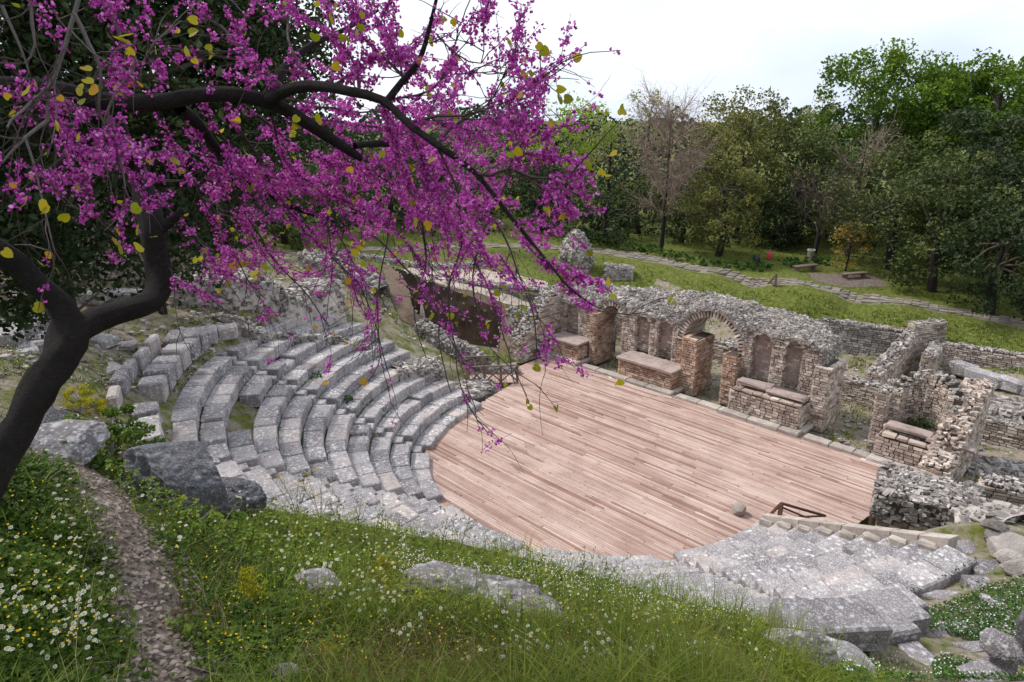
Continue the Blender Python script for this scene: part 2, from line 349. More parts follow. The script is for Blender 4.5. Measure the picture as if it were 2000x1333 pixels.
def masonry(B,core,org,ang,L,D,z0,z1,bz=None,topmat='rubble',faces='FLRB',bl=.30,ch=.115,matk='brick',kind='brick',top='rubble',rough=.03,topden=1.,cap=None,stsize=.11,proud=.035):
    """org: front-left corner (x,y); local x along ang, local y away from the front face (depth D)"""
    A=frame(ang); org=np.array([org[0],org[1],0.]); tz=z1 if callable(z1) else (lambda s:z1+0*s); bzf=bz if callable(bz) else (lambda s:z0+0*s)
    n=max(2,int(L/.25)+1); s=np.linspace(0,L,n); t=tz(s); b=bzf(s); i=.045
    def W(x,y,z): return org+np.asarray(x)[...,None]*A[0]+np.asarray(y)[...,None]*A[1]+np.asarray(z)[...,None]*A[2]
    ss=np.clip(s,i,L-i)
    V=np.concatenate([W(ss,np.full(n,i),b+.002),W(ss,np.full(n,i),t-.02),W(ss,np.full(n,D-i),t-.02),W(ss,np.full(n,D-i),b+.002)])
    k=np.arange(n-1); Q=[]
    for a_,b_ in((0,1),(1,2),(2,3),(3,0)): Q.append(np.stack([k+a_*n,k+1+a_*n,k+1+b_*n,k+b_*n],-1))
    Q=np.concatenate(Q); E=np.array([[0,n,2*n,3*n],[n-1,4*n-1,3*n-1,2*n-1]])
    core.add(V,np.concatenate([Q,E]))
    def lay(Lf,posf,axr,ztop,zbot):
        z=z0; r=0
        while z<z1max:
            c=ch*(.8+.45*rng.random()); x=-rng.random()*bl*.7
            while x<Lf:
                l=bl*(.55+.9*rng.random()); xa,xb=max(x,0),min(x+l,Lf)
                if xb-xa>bl*.2:
                    xm=(xa+xb)/2
                    if z+c<=ztop(xm)+.03 and z>=zbot(xm)-.01:
                        pr=proud*(.4+rng.random())
                        B.add(posf(xm,-pr+.10,z+c/2)+(rng.random(3)-.5)*.008,axr@rotz((rng.random()-.5)*.03),np.array([(xb-xa)/2-.013,.10,c/2-.015]),matk,kind)
                x+=l
            z+=c; r+=1
    z1max=float(np.max(t))
    if 'F' in faces: lay(L,lambda x,d,z:W(x,d,z),A,tz,bzf)
    if 'B' in faces: lay(L,lambda x,d,z:W(x,D-d,z),np.array([-A[0],-A[1],A[2]]),tz,bzf)
    if 'L' in faces: lay(D,lambda x,d,z:W(d,x,z),np.array([-A[1],A[0],A[2]]),lambda x:tz(np.array(0.)),lambda x:bzf(np.array(0.)))
    if 'R' in faces: lay(D,lambda x,d,z:W(L-d,x,z),np.array([A[1],-A[0],A[2]]),lambda x:tz(np.array(L)),lambda x:bzf(np.array(L)))
    if top=='rubble':
        m=int(L*D/(stsize*stsize)*1.25*topden)
        for _ in range(m):
            x,y=rng.random()*L,rng.random()*D; h=stsize*(.25+.6*rng.random(3)**1.4)*np.array([1,1,.65])
            B.add(W(x,y,tz(np.array(x))+h[2]*.15+rng.random()*rough),rot_rand() if rng.random()<.4 else frame(rng.random()*6),h,topmat,'stone')
def rotz(a): c,s=math.cos(a),math.sin(a); return np.array([[c,s,0],[-s,c,0],[0,0,1.]])
def rubble_face(B,org,ang,L,z0,z1,st=.1,den=1.,matk='rubble',bz=None):
    A=frame(ang); org=np.array([org[0],org[1],0.]); tz=z1 if callable(z1) else (lambda s:z1+0*s); bf=bz if callable(bz) else (lambda s:z0+0*s)
    zm=float(np.max(tz(np.linspace(0,L,20))))
    for _ in range(int(L*(zm-z0)/(st*st)*1.25*den)):
        x,z=rng.random()*L,z0+rng.random()*(zm-z0)
        if z<bf(x) or z>tz(x): continue
        h=st*(.28+.55*rng.random(3)**1.4)*np.array([1,.75,.7])
        B.add(org+x*A[0]+A[2]*z-A[1]*.01,A@rotz((rng.random()-.5)*.6),h,matk,'stone')
def top_noise(base,amp,seed,sc=.8):
    return lambda s: (base(s) if callable(base) else base)+amp*2*fbm(np.stack([np.asarray(s,float)*sc+seed,np.full(np.shape(s),seed*1.7),np.full(np.shape(s),.3)],-1),3)
def lin(xs,ys): return lambda s: np.interp(s,xs,ys)
def slab(acc,p,ang,size,matj=.02,ch=.06,tint=None,tilt=0.):
    v0,q,t=chamfer((ch/size[0]*2,ch/size[1]*2,ch/size[2]*2)); v=jit(v0,.0)*np.array(size)/2+ (rng.random((24,3))-.5)*matj
    A=frame(ang)
    if tilt: R=np.array(Matrix.Rotation(tilt,3,'X')); v=v@R.T
    acc.add(v@A+np.array(p),[q,t],rng.random() if tint is None else tint)
def rock_mesh(size,seed,sub=4,rough=.5,flat=.0):
    v,f=icosub(sub); n=fbm(v*1.3+seed*3.1,5)*rough*1.6; r=1+n+fbm(v*5+seed,3)*rough*.35
    # facets
    fr=np.random.default_rng(seed); 
    v2=v*r[:,None]
    for k in range(9):
        d=fr.normal(size=3); d/=np.linalg.norm(d); lim=.62+.3*fr.random(); dd=v2@d; over=np.maximum(dd-lim,0); v2=v2-over[:,None]*d*.85
    v2=v2+v*(fbm(v*11+seed,3)*.07)[:,None]
    return v2*np.array(size),f
print('helpers',time.time()-T0)
# ================================================================ TERRAIN
TC=np.array([-14.3,18.97]); R0=6.42; DR=.71; Z0=.22; DZ=.38
ctl=[]
def c_(px,py,r): p=PR(px,py,r); ctl.append(tuple(p))
for L in ((-420,[(1100,3.),(850,4.6),(790,7.)]),(100,[(1400,2.3),(1333,2.6),(1150,3.3),(1000,4.1),(905,5.2),(868,6.2)]),(300,[(1400,2.3),(1333,2.7),(1150,3.5),(1000,4.8),(930,6.2)]),
   (500,[(1400,2.3),(1333,2.7),(1200,3.5),(1070,5.),(985,6.7)]),(750,[(1400,2.3),(1333,2.7),(1200,3.7),(1090,5.3),(1035,6.8)]),
   (1000,[(1400,2.3),(1333,2.7),(1200,4.),(1120,5.4),(1090,7.)]),(1300,[(1400,2.5),(1333,3.1),(1240,4.6),(1165,7.)]),(1500,[(1400,3.),(1333,3.9),(1270,5.4),(1215,7.3)]),
   (1620,[(1420,4.7),(1345,5.6),(1290,7.)])):
    for (py,r) in L[1]: c_(L[0],py,r)
for q in [(1700,1333,4.9),(1850,1333,4.4),(2050,1333,4.3),(1700,1250,4.3),(1850,1250,3.9),(2000,1200,3.9),(1880,1150,3.35),(1950,1080,3.3),(1870,1040,3.1),(1900,1000,1.5),(1990,1000,2.2),(2150,1100,4.0),(2200,1300,6),
          (90,850,6.6),(0,760,6.2),(-200,700,6.6),(150,770,5.5),(240,720,4.9),(330,660,4.8),(430,640,4.6),(560,625,4.4),(680,625,4.2),(760,628,4.),(0,700,6.2),(100,650,5.8),(200,600,5.6),(350,590,5.2),(500,580,5.),(640,575,4.8),
          (0,560,6.4),(200,545,6.2),(350,540,5.6),(500,535,5.0),(620,530,4.4),(700,510,3.6),(900,500,2.6),(1050,500,2.4),(500,500,4.0),(300,500,5.5),(100,490,7.),
          (1060,470,2.8),(1180,480,2.65),(1180,496,2.5),(1300,500,2.6),(1300,518,2.4),(1400,522,2.45),(1400,538,2.3),(1500,540,2.35),(1500,557,2.2),(1620,560,2.2),(1620,578,2.1),(1760,580,2.05),(1760,602,1.9),(1900,604,1.85),(1900,626,1.7),(2100,660,1.5),(1450,495,2.6),(1600,530,2.4),(1750,555,2.2),(1950,590,2.0),(1300,480,2.8),
          (900,560,2.2),(1000,545,2.2),(1020,590,1.6),(850,535,2.4),(1060,610,1.2)]: ctl.append(tuple(P(*q)))
# flat ground of the stage building
for x in (-23,-19,-15,-11,-7,-4): 
    for y in (26,30,33.5): ctl.append((x,y,-.2))
for x,y,z in [(-18,36.5,-.2),(-14,37.8,-.3),(-10,38,-.3),(-7.5,38,.0),(-3,37,.5),(0,38,.8),(-1,33,.3),(0,28,0),(2,24,.3),(-22,36,-.2),(-24,32,.2),
              (-14,41.5,1.7),(-9.5,42.,1.5),(-5,43,1.4),(0,44,1.4),(-19,41,1.9),(-23,40,2.0),(-4,21,0.),(-5.6,20,0.),(-1,22,.4),(3,20,1),
              (-40,60,2.6),(-20,62,2.4),(0,60,2.2),(20,60,2.4),(-70,50,5),(-70,20,9),(-45,10,8),(-30,0,8.5),(-15,-3,10.2),(0,-4,12.2),(8,-2,11.5),(12,6,9),(15,20,5),(20,40,3),(-40,90,2.5),(0,95,2.2),(-90,90,4),(-90,-10,14),(40,0,10),(40,80,2.5),(0,0,10.9),(-4,-1,11.),(1.5,1.5,10.5)]:
    ctl.append((x,y,z))
for a in range(-172,-8,12):       # cavea surface: rows rise outwards
    for R in (7.5,10.5,13.4):
        ctl.append((TC[0]+R*math.cos(math.radians(a)),TC[1]+R*math.sin(math.radians(a)),Z0+(R-R0)/DR*DZ-.5))
K=np.array(ctl)
def tps_k(r2): return .5*r2*np.log(np.maximum(r2,1e-9))
def fit(K,lam=.15):
    X=K[:,:2]; n=len(X); r2=((X[:,None]-X[None])**2).sum(-1)
    A=np.zeros((n+3,n+3)); A[:n,:n]=tps_k(r2)+np.eye(n)*lam; A[:n,n]=1; A[:n,n+1:]=X; A[n,:n]=1; A[n+1:,:n]=X.T
    return np.linalg.solve(A,np.concatenate([K[:,2],[0,0,0]]))
WT=fit(K)
TRENCH=[P(756,556,2.1)[:2],P(1000,600,1.6)[:2],P(985,655,1.2)[:2],P(800,645,1.5)[:2]]
def inpoly(x,y,poly):
    r=np.zeros(np.shape(x),bool); n=len(poly)
    for i in range(n):
        (x1,y1),(x2,y2)=poly[i],poly[(i+1)%n]
        with np.errstate(divide='ignore',invalid='ignore'):
            r^=((y1>y)!=(y2>y))&(x<(x2-x1)*(y-y1)/(y2-y1+1e-12)+x1)
    return r
def ground(x,y,detail=True):
    x=np.asarray(x,float); y=np.asarray(y,float); sh=x.shape; xf=x.ravel(); yf=y.ravel(); z=np.empty(len(xf))
    for i in range(0,len(xf),20000):
        a=xf[i:i+20000];b=yf[i:i+20000]
        r2=(a[:,None]-K[None,:,0])**2+(b[:,None]-K[None,:,1])**2
        z[i:i+20000]=tps_k(r2)@WT[:len(K)]+WT[len(K)]+a*WT[-2]+b*WT[-1]
    if detail: z=z+fbm(np.stack([xf*.9,yf*.9,0*xf],-1),4)*.16+fbm(np.stack([xf*4,yf*4,0*xf+5],-1),3)*.045
    z=z.reshape(sh)
    dx=x-TC[0];dy=y-TC[1];R=np.hypot(dx,dy); ang=np.degrees(np.arctan2(dy,dx))
    seat=Z0+(R-R0)/DR*DZ-.62
    inc=(R<14.0)&(dy<.6)&(dy<=-(R-6.6)*.36+.8)&(R>6)
    z=np.where(inc,np.minimum(z,seat),z)
    dk=(R<=6.6)|((dy>-.5)&(dy<8.2)&(x>-24)&(x<-3.6))
    z=np.where(dk,np.minimum(z,-.25),z)
    z=np.where(inpoly(x,y,TRENCH),-.9,z)
    return z
def GZ(x,y): return float(ground(np.array([x]),np.array([y]))[0])
# ground sheet: fine near the camera, coarser beyond
def axisvals(segs):
    r=[]; 
    for a,b,n in segs: r+=list(np.linspace(a,b,n,endpoint=False))
    return np.array(r+[segs[-1][1]])
gx=axisvals([(-400,-90,12),(-90,-45,40),(-45,-12,120),(-12,5,130),(5,30,40),(30,300,12)])
gy=axisvals([(-300,-12,12),(-12,-2,20),(-2,16,150),(16,45,140),(45,80,60),(80,500,16)])
X,Y=np.meshgrid(gx,gy,indexing='ij'); Xc=np.clip(X,-90,40);Yc=np.clip(Y,-10,95)
Z=ground(Xc,Yc); nx,ny=X.shape
def surf_tint(x,y,z):
    """0 = grassy, 1 = bare and stony"""
    t=np.full(x.shape,.18); dx=x-TC[0];dy=y-TC[1];R=np.hypot(dx,dy)
    t=np.where((R<18)&(dy<3),.52,t); t=np.where((x<-17)&(y<22)&(R<28),.5,t)
    t=np.where((dy>6.5)&(dy<20)&(x>-25)&(x<0),.55,t)
    fr=np.hypot(x,y)<8.5; t=np.where(fr,.12,t)
    t=np.where(inpoly(x,y,TRENCH),1,t)
    return t
KI=np.arange(nx*ny).reshape(nx,ny)
obj('ground',np.stack([X,Y,Z],-1),np.stack([KI[:-1,:-1],KI[1:,:-1],KI[1:,1:],KI[:-1,1:]],-1).reshape(-1,4),M['ground'],None,surf_tint(X,Y,Z).ravel(),True,kind='structure',label='uneven grassy and stony ground of the ruins',)
def strip(name,pts,widths,mat,lift=.03,n=60,**k):
    """narrow sheet draped on the ground along a polyline of (x,y)"""
    pts=np.array(pts); d=np.concatenate([[0],np.cumsum(np.hypot(*np.diff(pts,axis=0).T))]); s=np.linspace(0,d[-1],n)
    cx=np.interp(s,d,pts[:,0]);cy=np.interp(s,d,pts[:,1]); w=np.interp(s,d,widths)
    tx=np.gradient(cx);ty=np.gradient(cy);l=np.hypot(tx,ty);nx_,ny_=-ty/l,tx/l
    u=np.linspace(-1,1,9); xx=cx[:,None]+nx_[:,None]*u*w[:,None]/2; yy=cy[:,None]+ny_[:,None]*u*w[:,None]/2
    wob=1+.25*fbm(np.stack([s*1.3,s*0,s*0+3],-1),3)[:,None]*2; xx=cx[:,None]+(xx-cx[:,None])*wob; yy=cy[:,None]+(yy-cy[:,None])*wob
    zz=ground(xx,yy)+lift-.05*(np.abs(u)**6)[None]
    I=np.arange(n*9).reshape(n,9)
    return obj(name,np.stack([xx,yy,zz],-1),np.stack([I[:-1,:-1],I[1:,:-1],I[1:,1:],I[:-1,1:]],-1).reshape(-1,4),mat,None,.5,True,kind='structure',**k)
def GP(px,py,far=False):
    """where the ray of a picture point meets the ground"""
    r=ray(px,py); r=r/math.hypot(r[0],r[1]); t=np.linspace(1.8,95,2600); pts=CAM+r*t[:,None]; z=ground(pts[:,0],pts[:,1],False)
    i=np.argmax(pts[:,2]<z); return pts[i]
FPATH=[GP(*q)[:2] for q in [(330,1400),(330,1330),(300,1240),(285,1150),(265,1080),(235,1020),(190,960),(150,925),(105,900)]]
strip('gravel_path',FPATH,[.42,.34,.3,.3,.32,.36,.46,.5,.5],M['gravel'],.03,label='narrow trodden gravel path on the hillside')
PATH=[P(*q)[:2] for q in [(560,505,3.6),(720,490,3.2),(900,480,2.8),(1050,480,2.7),(1180,490,2.6),(1300,511,2.5),(1400,530,2.4),(1500,549,2.3),(1620,568,2.15),(1760,590,2.0),(1900,614,1.8),(2080,648,1.6)]]
strip('stone_path',PATH,[1.0]*3+[1.1,1.15,1.15,1.15,1.15,1.15,1.1,1.1,1.1],M['path'],.04,120,label='pale paved path running below the trees')
BP=Blocks(); _pp=np.array(PATH); _d=np.concatenate([[0],np.cumsum(np.hypot(*np.diff(_pp,axis=0).T))]); _s=0.
while _s<_d[-1]:
    _l=.32+.3*rng.random(); cx_=np.interp(_s,_d,_pp[:,0]);cy_=np.interp(_s,_d,_pp[:,1]); q_=_s+.2; tx_=np.interp(q_,_d,_pp[:,0])-cx_;ty_=np.interp(q_,_d,_pp[:,1])-cy_; an_=math.atan2(ty_,tx_); u_=-.5
    while u_<.45:
        w_=.22+.25*rng.random(); 
        if rng.random()<.9: xx_=cx_-math.sin(an_)*(u_+w_/2);yy_=cy_+math.cos(an_)*(u_+w_/2); BP.add(np.array([xx_,yy_,GZ(xx_,yy_)+.012+.012*rng.random()]),frame(an_+rng.normal()*.15),np.array([_l*.47,w_*.46,.05]),'path','cham')
        u_+=w_
    _s+=_l
BP.finish(bpy.data.objects['stone_path'],'paving_stone',300,7)
CLR=[GP(*q)[:2] for q in [(1580,540),(1650,548),(1720,548)]]
strip('dirt_clearing',CLR,[1.8,2.8,2.2],M['gravel'],.05,40,label='bare dirt patch between the two benches')
print('terrain',time.time()-T0)
# ================================================================ DECK
deck=empty('wooden_stage_floor',(-14.3,20,0),label='wide pinkish plank floor filling the theatre orchestra and stage',category='stage floor')
BD=Blocks(); wd=.104; y=TC[1]-6.6; k=0
LB=[(12.,-14.3),(18.97,-21.2),(19.5,-21.3),(22.1,-21.9),(22.3,-23.2),(25.9,-23.4)]
RBp=[(18.9,-7.6),(19.4,-6.9),(20.2,-6.2),(21.,-5.7),(26.5,-5.1)]
while y<TC[1]+7.4:
    dv=y-TC[1]
    if dv<0:
        hw=math.sqrt(max((R0+.25)**2-dv*dv,0)); xa,xb=TC[0]-hw,TC[0]+hw
    else:
        xa=np.interp(y,[a for a,_ in LB],[b for _,b in LB]); xb=np.interp(y,[a for a,_ in RBp],[b for _,b in RBp])
    x=xa-rng.random()*2.5
    while x<xb:
        l=rng.choice([2.2,2.8,3.4,4.0])*(.9+.2*rng.random()); a,b_=max(x,xa),min(x+l,xb)
        if b_-a>.12: BD.add(np.array([(a+b_)/2,y,-.02+rng.normal()*.0016]),frame(rng.normal()*.0006),np.array([(b_-a)/2-.003,wd/2-.004,.02]),'deck','cham')
        x+=l
    y+=wd; k+=1
BD.finish(deck,'plank',300,4)
jo=Acc()
for xx in np.arange(-23,-5.2,1.2): jo.add(BOXV*np.array([.05,6.6 if -20<xx<-8 else 3.2,.08])+np.array([xx,TC[1]+(0.3 if -20<xx<-8 else 3.7),-.125]),BOXF)
jo.build('joist',M['post'],deck)
# ================================================================ CAVEA ROWS
STAIRS=[-137,-103,-69,-35]; SW=.62
ordn=['lowest','second','third','fourth','fifth','sixth','seventh','eighth','ninth','tenth','eleventh']
def polblock(R1,R2,a1,a2,z1,z2,ch=.035,j=.018):
    v0,q,t=chamfer((ch/(max(abs(a2-a1)*R1,.1))*2,ch/(R2-R1)*2,ch/max(z2-z1,.05)*2))
    s=(v0[:,0]+1)/2; d=(v0[:,1]+1)/2; h=(v0[:,2]+1)/2
    R=R1+(R2-R1)*d; a=a1+(a2-a1)*s
    v=np.stack([TC[0]+R*np.cos(a),TC[1]+R*np.sin(a),z1+(z2-z1)*h],-1)+(rng.random((24,3))-.5)*j
    return v,[q[:,::-1],t[:,::-1]]
for i in range(11):
    R=R0+DR*i; zt=Z0+DZ*i; zb=zt-(.5 if i else .3)
    row=empty('seating_row',(TC[0],TC[1]-R,zb),label=(ordn[i]+' curved row of grey stone seats counted up from the wooden floor'),category='seat row',group='curved stone seating rows of the theatre')
    # ends of the row
    e_r=math.degrees(math.asin(np.clip(-(R-6.6)*.47/R,-1,1)))-.5; e_l=-179+(R-6.6)*1.9
    e_r=-28.5 if i==10 else (-25. if i==9 else e_r); cuts=[e_l]+[s for s in STAIRS]+[e_r]
    segs=[]; lo=e_l
    for s in STAIRS:
        hw=math.degrees(SW/2/R); segs.append((lo,s-hw)); lo=s+hw
    segs.append((lo,e_r))
    for (a,b) in segs:
        L=math.radians(b-a)*R
        if L<.3: continue
        n=max(1,int(round(L/(.72+.3*rng.random())))); cs=np.sort(np.linspace(0,1,n+1)+np.concatenate([[0],(rng.random(max(n-1,0))-.5)*.35/n,[0]]))
        for k in range(n):
            a1=math.radians(a+(b-a)*cs[k])+.006/R; a2=math.radians(a+(b-a)*cs[k+1])-.006/R
            ds=rng.normal()*.014; sink=-.05-.1*rng.random() if rng.random()<.05 else 0
            if i==8 and -128<math.degrees(a1)<-118: continue
            zz=zt+rng.normal()*.012+sink
            v,f=polblock(R+ds,R+DR-.02,a1,a2,zb,zz)
            # the sitting edge stands a little proud of the riser
            obj('seat_block',v,f,M['seat'],row,rng.random())
    for s in STAIRS:
        hw=SW/2/R; sr=math.radians(s)
        for (r1,r2,z) in ((R,R+.34,zt-DZ*.5),(R+.35,R+DR,zt)):
            if i==0 and r1==R: continue
            v,f=polblock(r1,r2-.01,sr-hw+.012,sr+hw-.012,z-.4,z+rng.normal()*.008,.02,.012); obj('step',v,f,M['seat'],row,rng.random())
# upper rim rows, partly preserved
up=empty('seating_row',(TC[0],TC[1]-14.6,4),label='broken uppermost row of stone seats along the grassy slope',category='seat row',group='curved stone seating rows of the theatre')
def seg(parent,R1,R2,a,b,z1,z2,l=.9,mat='seat',skip=0.,j=.03,name='seat_block'):
    L=math.radians(b-a)*R1; n=max(1,int(L/l)); cs=np.linspace(a,b,n+1)
    for k in range(n):
        if rng.random()<skip: continue
        v,f=polblock(R1+rng.normal()*.03,R2+rng.normal()*.03,math.radians(cs[k])+.008,math.radians(cs[k+1])-.008,z1,z2+rng.normal()*.03,.05,j); obj(name,v,f,M[mat],parent,rng.random())
seg(up,14.35,15.05,-112,-100,4.0,4.85,.9); seg(up,14.35,15.05,-99,-78,4.0,4.5,1.0)
seg(up,14.35,15.1,-138,-116,4.2,4.9,.8)
rimw=empty('curved_parapet',(TC[0]-8,TC[1]-12,4.3),label='tall curved slab wall at the top left edge of the seating',category='wall')
seg(rimw,15.25,15.55,-131,-109,4.2,5.3,1.1,'seat',0,.02,'slab'); seg(rimw,15.4,15.9,-108,-90,4.2,4.85,1.3,'seat',0,.04,'slab')
upr=empty('seating_row',(TC[0]+10,TC[1]-7,4),label='top row of heavy lichened slabs at the right end of the seating',category='seat row')
seg(upr,14.2,14.9,-42,-37,3.9,4.5,1.1,'slab'); seg(upr,13.52,14.25,-42,-28.5,3.5,4.2,1.15,'slab',0,.05); seg(upr,14.25,14.7,-36,-31,3.8,4.4,1.3,'slab',0,.05)
bigs=Acc(); slab(bigs,P(1620,1200,5.05)-np.array([0,0,.2]),math.radians(48),(1.6,.8,.45),.05,.06)
bigs.build('stone_block',M['slab'],None,label='big loose rectangular lichened block resting on the right upper seats',category='stone block')
# coping along the right end of the rows
par=empty('end_wall_coping',(-6,17.5,0),label='stepped pale coping wall closing the right end of the seating',category='wall')
ends=[]
for i in range(12):
    R=R0+DR*i; vv=-(R-6.6)*.47; ends.append((TC[0]+math.sqrt(R*R-vv*vv),TC[1]+vv,Z0+DZ*i+.1))
for i in range(8):
    p1=np.array(ends[i]);p2=np.array(ends[i+1]); d=p2-p1; L=np.linalg.norm(d[:2]); n_=np.array([-d[1],d[0],0])/L; v0,q,t=chamfer((.04,.08,.03)); h=(v0+1)/2
    V=p1+d*(.01+.98*h[:,:1])+n_*(.02+.3*h[:,1:2])+np.array([0,0,1.])*(-1.1+1.1*h[:,2:3]); obj('coping_block',V+(rng.random(V.shape)-.5)*.02,[q,t],M['pale'],par,rng.random())
    c=(p1+p2)/2; a_=Acc(); slab(a_,(c[0]-n_[0]*.12,c[1]-n_[1]*.12,c[2]-.38),math.atan2(d[1],d[0])+.5,(.42,.2,.5),.05,.05); a_.build('step',M['pale'],par)
print('cavea',time.time()-T0)
# ================================================================ STAGE BUILDING
B=Blocks(); core=Acc()
sw=empty('stage_wall',(-15,27.5,0),label='long ruined stage wall with piers, niches and a brick arch',category='ruined wall')
YF=27.4; YB=29.2
topf=lambda X:np.interp(X,[-23.9,-22.6,-21.2,-20,-18,-16.5,-15,-13.5,-12,-10.5,-9.6],[3.5,3.8,3.55,3.7,3.95,4.1,4.25,4.15,4.0,3.85,3.3])
def mb(x0,x1,y0,y1,z0,z1,**k): masonry(B,core,(x0,y0),0,x1-x0,y1-y0,z0,z1,**k)
# piers standing forward
mb(-21.2,-20.82,26.9,28.5,-.1,2.72,faces='FLR',top=None,matk='red',bl=.26)
mb(-15.75,-15.0,26.85,28.35,-.1,2.62,faces='FLR',top=None,matk='red',bl=.26)
mb(-9.85,-9.25,27.2,28.9,-.1,2.66,faces='FLRB',top=None,bl=.28)
def section(x0,x1,niches,zlow,nt_,matk='brick'):
    """lower wall, niche backs between pillars"""
    mb(x0,x1,YF,YB,-.1,zlow,top=None,faces='F',matk=matk)
    xs=[x0]
    for a,b in niches: xs+=[a,b]
    xs.append(x1)
    for k in range(0,len(xs),2): mb(xs[k],xs[k+1],YF,YB,zlow,nt_,top=None,faces='FLR',matk=matk,bl=.22)
    for a,b in niches:
        mb(a,b,YF+.32,YB,zlow,nt_-.0,top=None,faces='F',matk=matk,bl=.26)
        n_=9; xx=np.linspace(a+.03,b-.03,n_); lo_=zlow+.12+.6*vnoise(np.stack([xx*4,xx*0,xx*0],-1)); hi_=np.full(n_,nt_-.02); yy_=YF+.275+.015*rng.random(n_)
        V=np.concatenate([np.stack([xx,yy_,lo_],-1),np.stack([xx,yy_+.005,hi_],-1),np.stack([xx,yy_+.05,lo_-.01],-1)]); k_=np.arange(n_-1)
        if rng.random()<.8: obj('plaster',V,np.concatenate([np.stack([k_,k_+1,k_+1+n_,k_+n_],-1),np.stack([k_+2*n_,k_+1+2*n_,k_+1,k_],-1)]),M['plaster'],sw,rng.random())
        # arched head of the niche, half a ring of small stones
        w_=(b-a)/2
        for j in range(9):
            an=math.pi*(j+.5)/9; c_=np.array([(a+b)/2+w_*.98*math.cos(an),YF+.06,nt_-w_*.55+w_*.8*math.sin(an)]); ax=np.array([[math.cos(an),0,math.sin(an)],[0,1,0],[-math.sin(an),0,math.cos(an)]]); B.add(c_,ax,np.array([.09,.12,.05]),'brick','brick')
section(-23.7,-21.15,[(-23.3,-22.4)],.9,2.75)
section(-19.55,-16.35,[(-18.76,-17.91),(-17.47,-16.63)],1.05,3.0)
section(-13.1,-9.85,[(-12.67,-11.78),(-11.21,-10.48)],1.0,3.45)
def arch(cx,rin,spring,dep,nv,thick,y0=YF):
    for k in range(nv):
        a=math.pi*(k+.5)/nv; rr=rin+thick/2
        c=np.array([cx+rr*math.cos(a),y0+dep/2-.05,spring+rr*math.sin(a)])
        ax=np.array([[math.cos(a),0,math.sin(a)],[0,1,0],[-math.sin(a),0,math.cos(a)]])
        h=np.array([thick/2*(.92+.14*rng.random()),dep/2+.02*rng.random(),math.pi*rin/nv/2*.66])
        obj('arch_brick',jit(BOXV,.1)*h@ax+c,BOXF,M['brick'],sw,rng.random())
    n=24; t=np.linspace(0,math.pi,n); r1,r2=rin+.03,rin+thick-.03
    for (ra,rb,ya,yb) in ((r1,r1,y0,YB),(r1,r2,y0+.0,y0+.0),(r2,r2,y0,YB),(r2,r1,YB,YB)):
        V=np.concatenate([np.stack([cx+ra*np.cos(t),t*0+ya,spring+ra*np.sin(t)],-1),np.stack([cx+rb*np.cos(t),t*0+yb,spring+rb*np.sin(t)],-1)])
        k=np.arange(n-1); core.add(V,np.stack([k,k+1,k+1+n,k+n],-1))
ACX,ARI,ASP=-14.65,1.38,2.28
arch(-20.2,.62,2.5,.95,13,.28); arch(ACX,ARI,ASP,.95,30,.34)
for k in range(26):
    a=math.radians(4+172*(k+.5)/26)
    for y in np.arange(YF+.55,YB-.1,.3):
        ax0=np.array([-math.sin(a),0,math.cos(a)]); B.add(np.array([ACX+(ARI+.02)*math.cos(a),y+.1,ASP+(ARI+.02)*math.sin(a)]),np.array([ax0,[math.cos(a),0,math.sin(a)],[0,1,0]]),np.array([.075,.03,.13]),'brick','brick')
# jambs under the arches
mb(-16.35,-16.03,YF,YB,-.1,2.28,faces='FR',top=None,matk='red',bl=.24)
mb(-13.75,-13.1,27.0,YB,-.1,2.28,faces='FLR',top=None,matk='red',bl=.24)
mb(-13.1,-12.9,27.38,27.6,2.28,2.9,faces='F',top=None)
# rough mass above the brick faces, rising towards the back
def zf_(X):
    z=np.interp(X,[-23.7,-21.,-20.95,-19.5,-19.45,-16.4,-16.3,-13.1,-13.,-10.2,-9.7],[2.8,2.8,2.75,2.75,3.1,3.15,3.0,3.0,3.55,3.5,3.1])
    for cx,ro,sp in ((-20.2,.92,2.5),(ACX,ARI+.36,ASP)): z=np.maximum(z,np.where(np.abs(X-cx)<ro,sp+np.sqrt(np.maximum(ro*ro-(X-cx)**2,0))+.06,0))
    return z
def bz_(X):
    z=np.interp(X,[-23.7,-20.86,-20.85,-19.53,-19.52,-16.36,-16.35,-13.11,-13.1,-9.7],[2.72,2.72,2.5,2.5,2.97,2.97,2.3,2.3,3.42,3.42])
    for cx,ro,sp in ((-20.2,.88,2.5),(ACX,ARI+.31,ASP)): z=np.where(np.abs(X-cx)<ro,sp+np.sqrt(np.maximum(ro*ro-(X-cx)**2,0)),z)
    return np.minimum(z,topf(X)-.25)
XS=np.linspace(-23.7,-9.75,150); NY=9; ty=np.linspace(0,1,NY)
def surf(X,t): 
    zf=zf_(X); return zf+np.maximum(topf(X)-zf,.1)*np.sin(t*math.pi/2)**.8+.16*fbm(np.stack([X*2.2,t*3+X*0,X*0],-1),3)*2
ZZ=np.array([[float(surf(np.array(x),np.array(t))) for t in ty] for x in XS]); XX=np.repeat(XS[:,None],NY,1); YY=np.repeat((YF-.01+(YB-YF+.02)*ty)[None],150,0)
bb=bz_(XS); VV=np.concatenate([np.stack([XS,XS*0+YF-.012,bb],-1)[:,None],np.stack([XX,YY,ZZ],-1),np.stack([XS,XS*0+YB+.012,bb],-1)[:,None]],1); m_=NY+2; I=np.arange(150*m_).reshape(150,m_)
